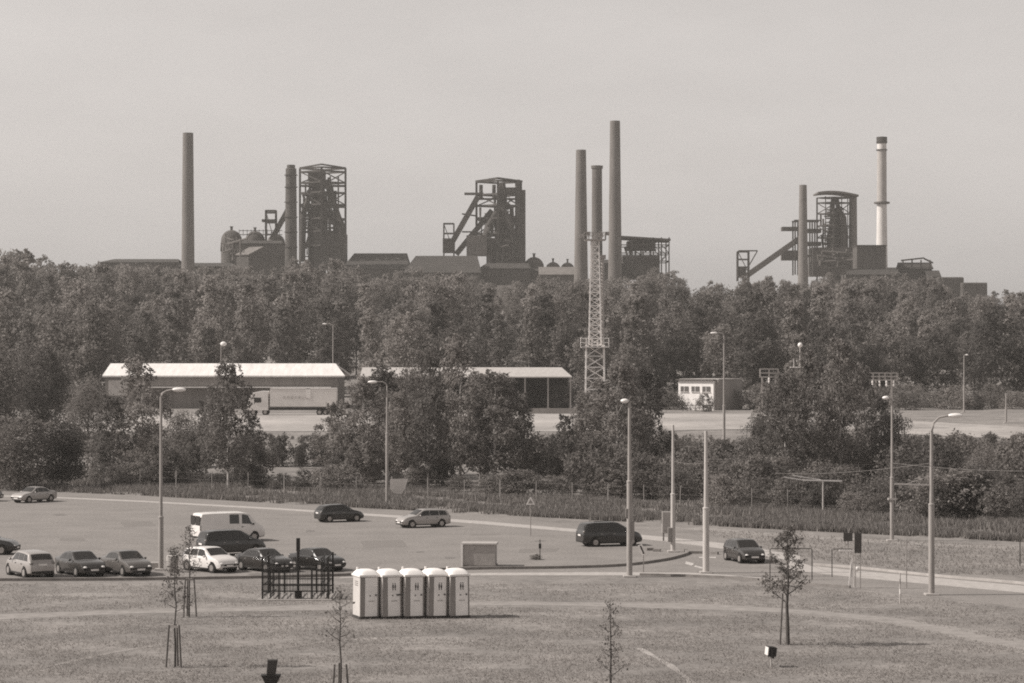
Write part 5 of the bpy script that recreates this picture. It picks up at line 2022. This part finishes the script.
# --- right blast furnace
L = Loc(833, 1000)
o = thing('blast_furnace', L.b, 'right blast furnace under a curved roof with a long inclined bridge', 'blast furnace')
bb = MB()
frame_tower(bb, L, 817, 832, 851, 198, [203, 214, 226, 238, 250], .4)
for px in (824, 840, 846):
    bb.bar((L.x(px), -5, L.z(250)), (L.x(px), -5, L.z(197)), .35)
bb.build('steel_frame', M_rust, o)
ro = MB()
n_ = 8
vs_ = []
for i in range(n_ + 1):
    t = i / n_
    for y in (-8, 8):
        x = L.x(lerp(815.5, 856, t))
        z = L.z(196) + (L.z(192) - L.z(196)) * math.sin(math.pi * min(1, .25 + t * .75))
        vs_.append((x, y, z))
vs2 = [(x, y, z - .7) for x, y, z in vs_]
m_ = len(vs_)
fs_ = []
for i in range(n_):
    a = 2 * i
    fs_ += [(a, a + 2, a + 3, a + 1), (m_ + a + 1, m_ + a + 3, m_ + a + 2, m_ + a), (m_ + a, m_ + a + 2, a + 2, a), (a + 1, a + 3, m_ + a + 3, m_ + a + 1)]
fs_ += [(0, 1, m_ + 1, m_), (m_ - 2, 2 * m_ - 2, 2 * m_ - 1, m_ - 1)]
ro.add(vs_ + vs2, fs_)
ro.build('roof', M_rustl, o)
furnace_body(o, L, 835, 208, 246, 9, 16)
pipes(MB(), L, 821, 845, 212, 264, 24, 41, .25, .6).build('pipework', M_rust, o, smooth=True)
MB().tube([(L.x(836), -4, L.z(208)), (L.x(842), -4, L.z(218)), (L.x(844), -4, L.z(254))], 1.3, 10).build('downcomer_pipe', M_rust, o, smooth=True)
MB().lathe([(2.0, 0), (1.6, L.z(195)), (1.2, L.z(194))], 16, (L.x(853), 0, 0)).build('stack', mat('grey_chimney', .17, .8, .15, .3), o, smooth=True)
sf = MB()
for px in (794, 799, 811, 816):
    for y in (-4, 4):
        sf.bar((L.x(px), y, L.z(275)), (L.x(px), y, L.z(221)), .55)
for q in (221, 230, 243, 256):
    for y in (-4, 4):
        sf.bar((L.x(793), y, L.z(q)), (L.x(820), y, L.z(q)), .6)
sf.build('skip_frame', M_rust, o)
pf = MB()
pf.box((L.x(793), 0, L.z(229)), (L.x(803) - L.x(780), 5, 1.6))
pf.box((L.x(790), 0, L.z(255.5)), (L.x(800) - L.x(783), 6, 4.0))
pf.box((L.x(812), 0, L.z(231)), (L.x(820) - L.x(803), 6, 1.6)).box((L.x(812), 0, L.z(244)), (L.x(820) - L.x(803), 6, 1.6))
pf.build('platform', M_rust2, o)
skip_bridge(o, L, (746, 276), (800, 238), 5.5, mat('bridge_grey', .12, .8, .2, .3))
MB().box((L.x(836), 2, L.z(262)), (L.x(862) - L.x(812), 16, L.z(252) - L.z(280))).build('cast_house', M_rust2, o)
pipes(MB(), L, 814, 860, 247, 270, 18, 63, .2, .6, 1.5).build('front_pipework', M_rustl, o, smooth=True).location.y = -8
L3 = Loc(744, 985)
o = thing('hoist_tower', L3.b, 'small open hoist frame at the lower end of the right bridge', 'hoist')
hoist(o, L3, 737, 748, 252, 274)
MB().bar((L3.x(738), -2, L3.z(251)), (L3.x(757), -2, L3.z(251)), .5).bar((L3.x(757), -2, L3.z(251)), (L3.x(749), -2, L3.z(265)), .4).build('jib', M_rust, o)
MB().box((L3.x(741), -2, L3.z(273)), (3.5, 4, 4)).build('base_house', M_rust, o)
o = thing('works_block', BX(871.5, 952), 'dark square block building between the right furnace and pale chimney', 'building')
L4 = Loc(871.5, 952)
MB().box((0, 6, L4.z(246) / 2), (29 * L4.k, 12, L4.z(246))).build('wall', M_rust2, o)
MB().box((0, 6, L4.z(246) + .15), (30 * L4.k, 12.6, .5)).build('roof', M_croof, o)
o = hall(901, 932, 262, 268, 960, 10, 'dark house with open roof structure right of the pale chimney', M_rust)
L5 = Loc(916.5, 960)
fr = MB()
for px in (903, 912, 921, 930):
    fr.bar((L5.x(px), 0, L5.z(272)), (L5.x(px), 0, L5.z(260)), .5)
fr.bar((L5.x(901), 0, L5.z(260.5)), (L5.x(924), 0, L5.z(258)), .6).bar((L5.x(924), 0, L5.z(258.5)), (L5.x(933), 0, L5.z(263)), .6)
fr.build('roof_frame', M_rust, o)
hall(884, 905, 267, 270, 985, 10, 'low dark wall building just right of the pale chimney')
hall(928, 940, 270, 276, 955, 10, 'small shed stepping down right of the open roofed house')
o = thing('works_block', BX(951, 950), 'dark flat block at the right end of the works, left one', 'building')
Lb = Loc(951, 950)
MB().box((0, 5, Lb.z(277) / 2), (26 * Lb.k, 10, Lb.z(277))).build('wall', M_rust2, o, bevel=.5)
o = thing('works_block', BX(975, 945), 'dark flat block at the right end of the works, lower right one', 'building')
Lb = Loc(975, 945)
MB().box((0, 5, Lb.z(282.5) / 2), (25 * Lb.k, 10, Lb.z(282.5))).build('wall', M_rust2, o, bevel=.5)
hall(846, 900, 268, 274, 934, 14, 'low dark hall under the square block building')
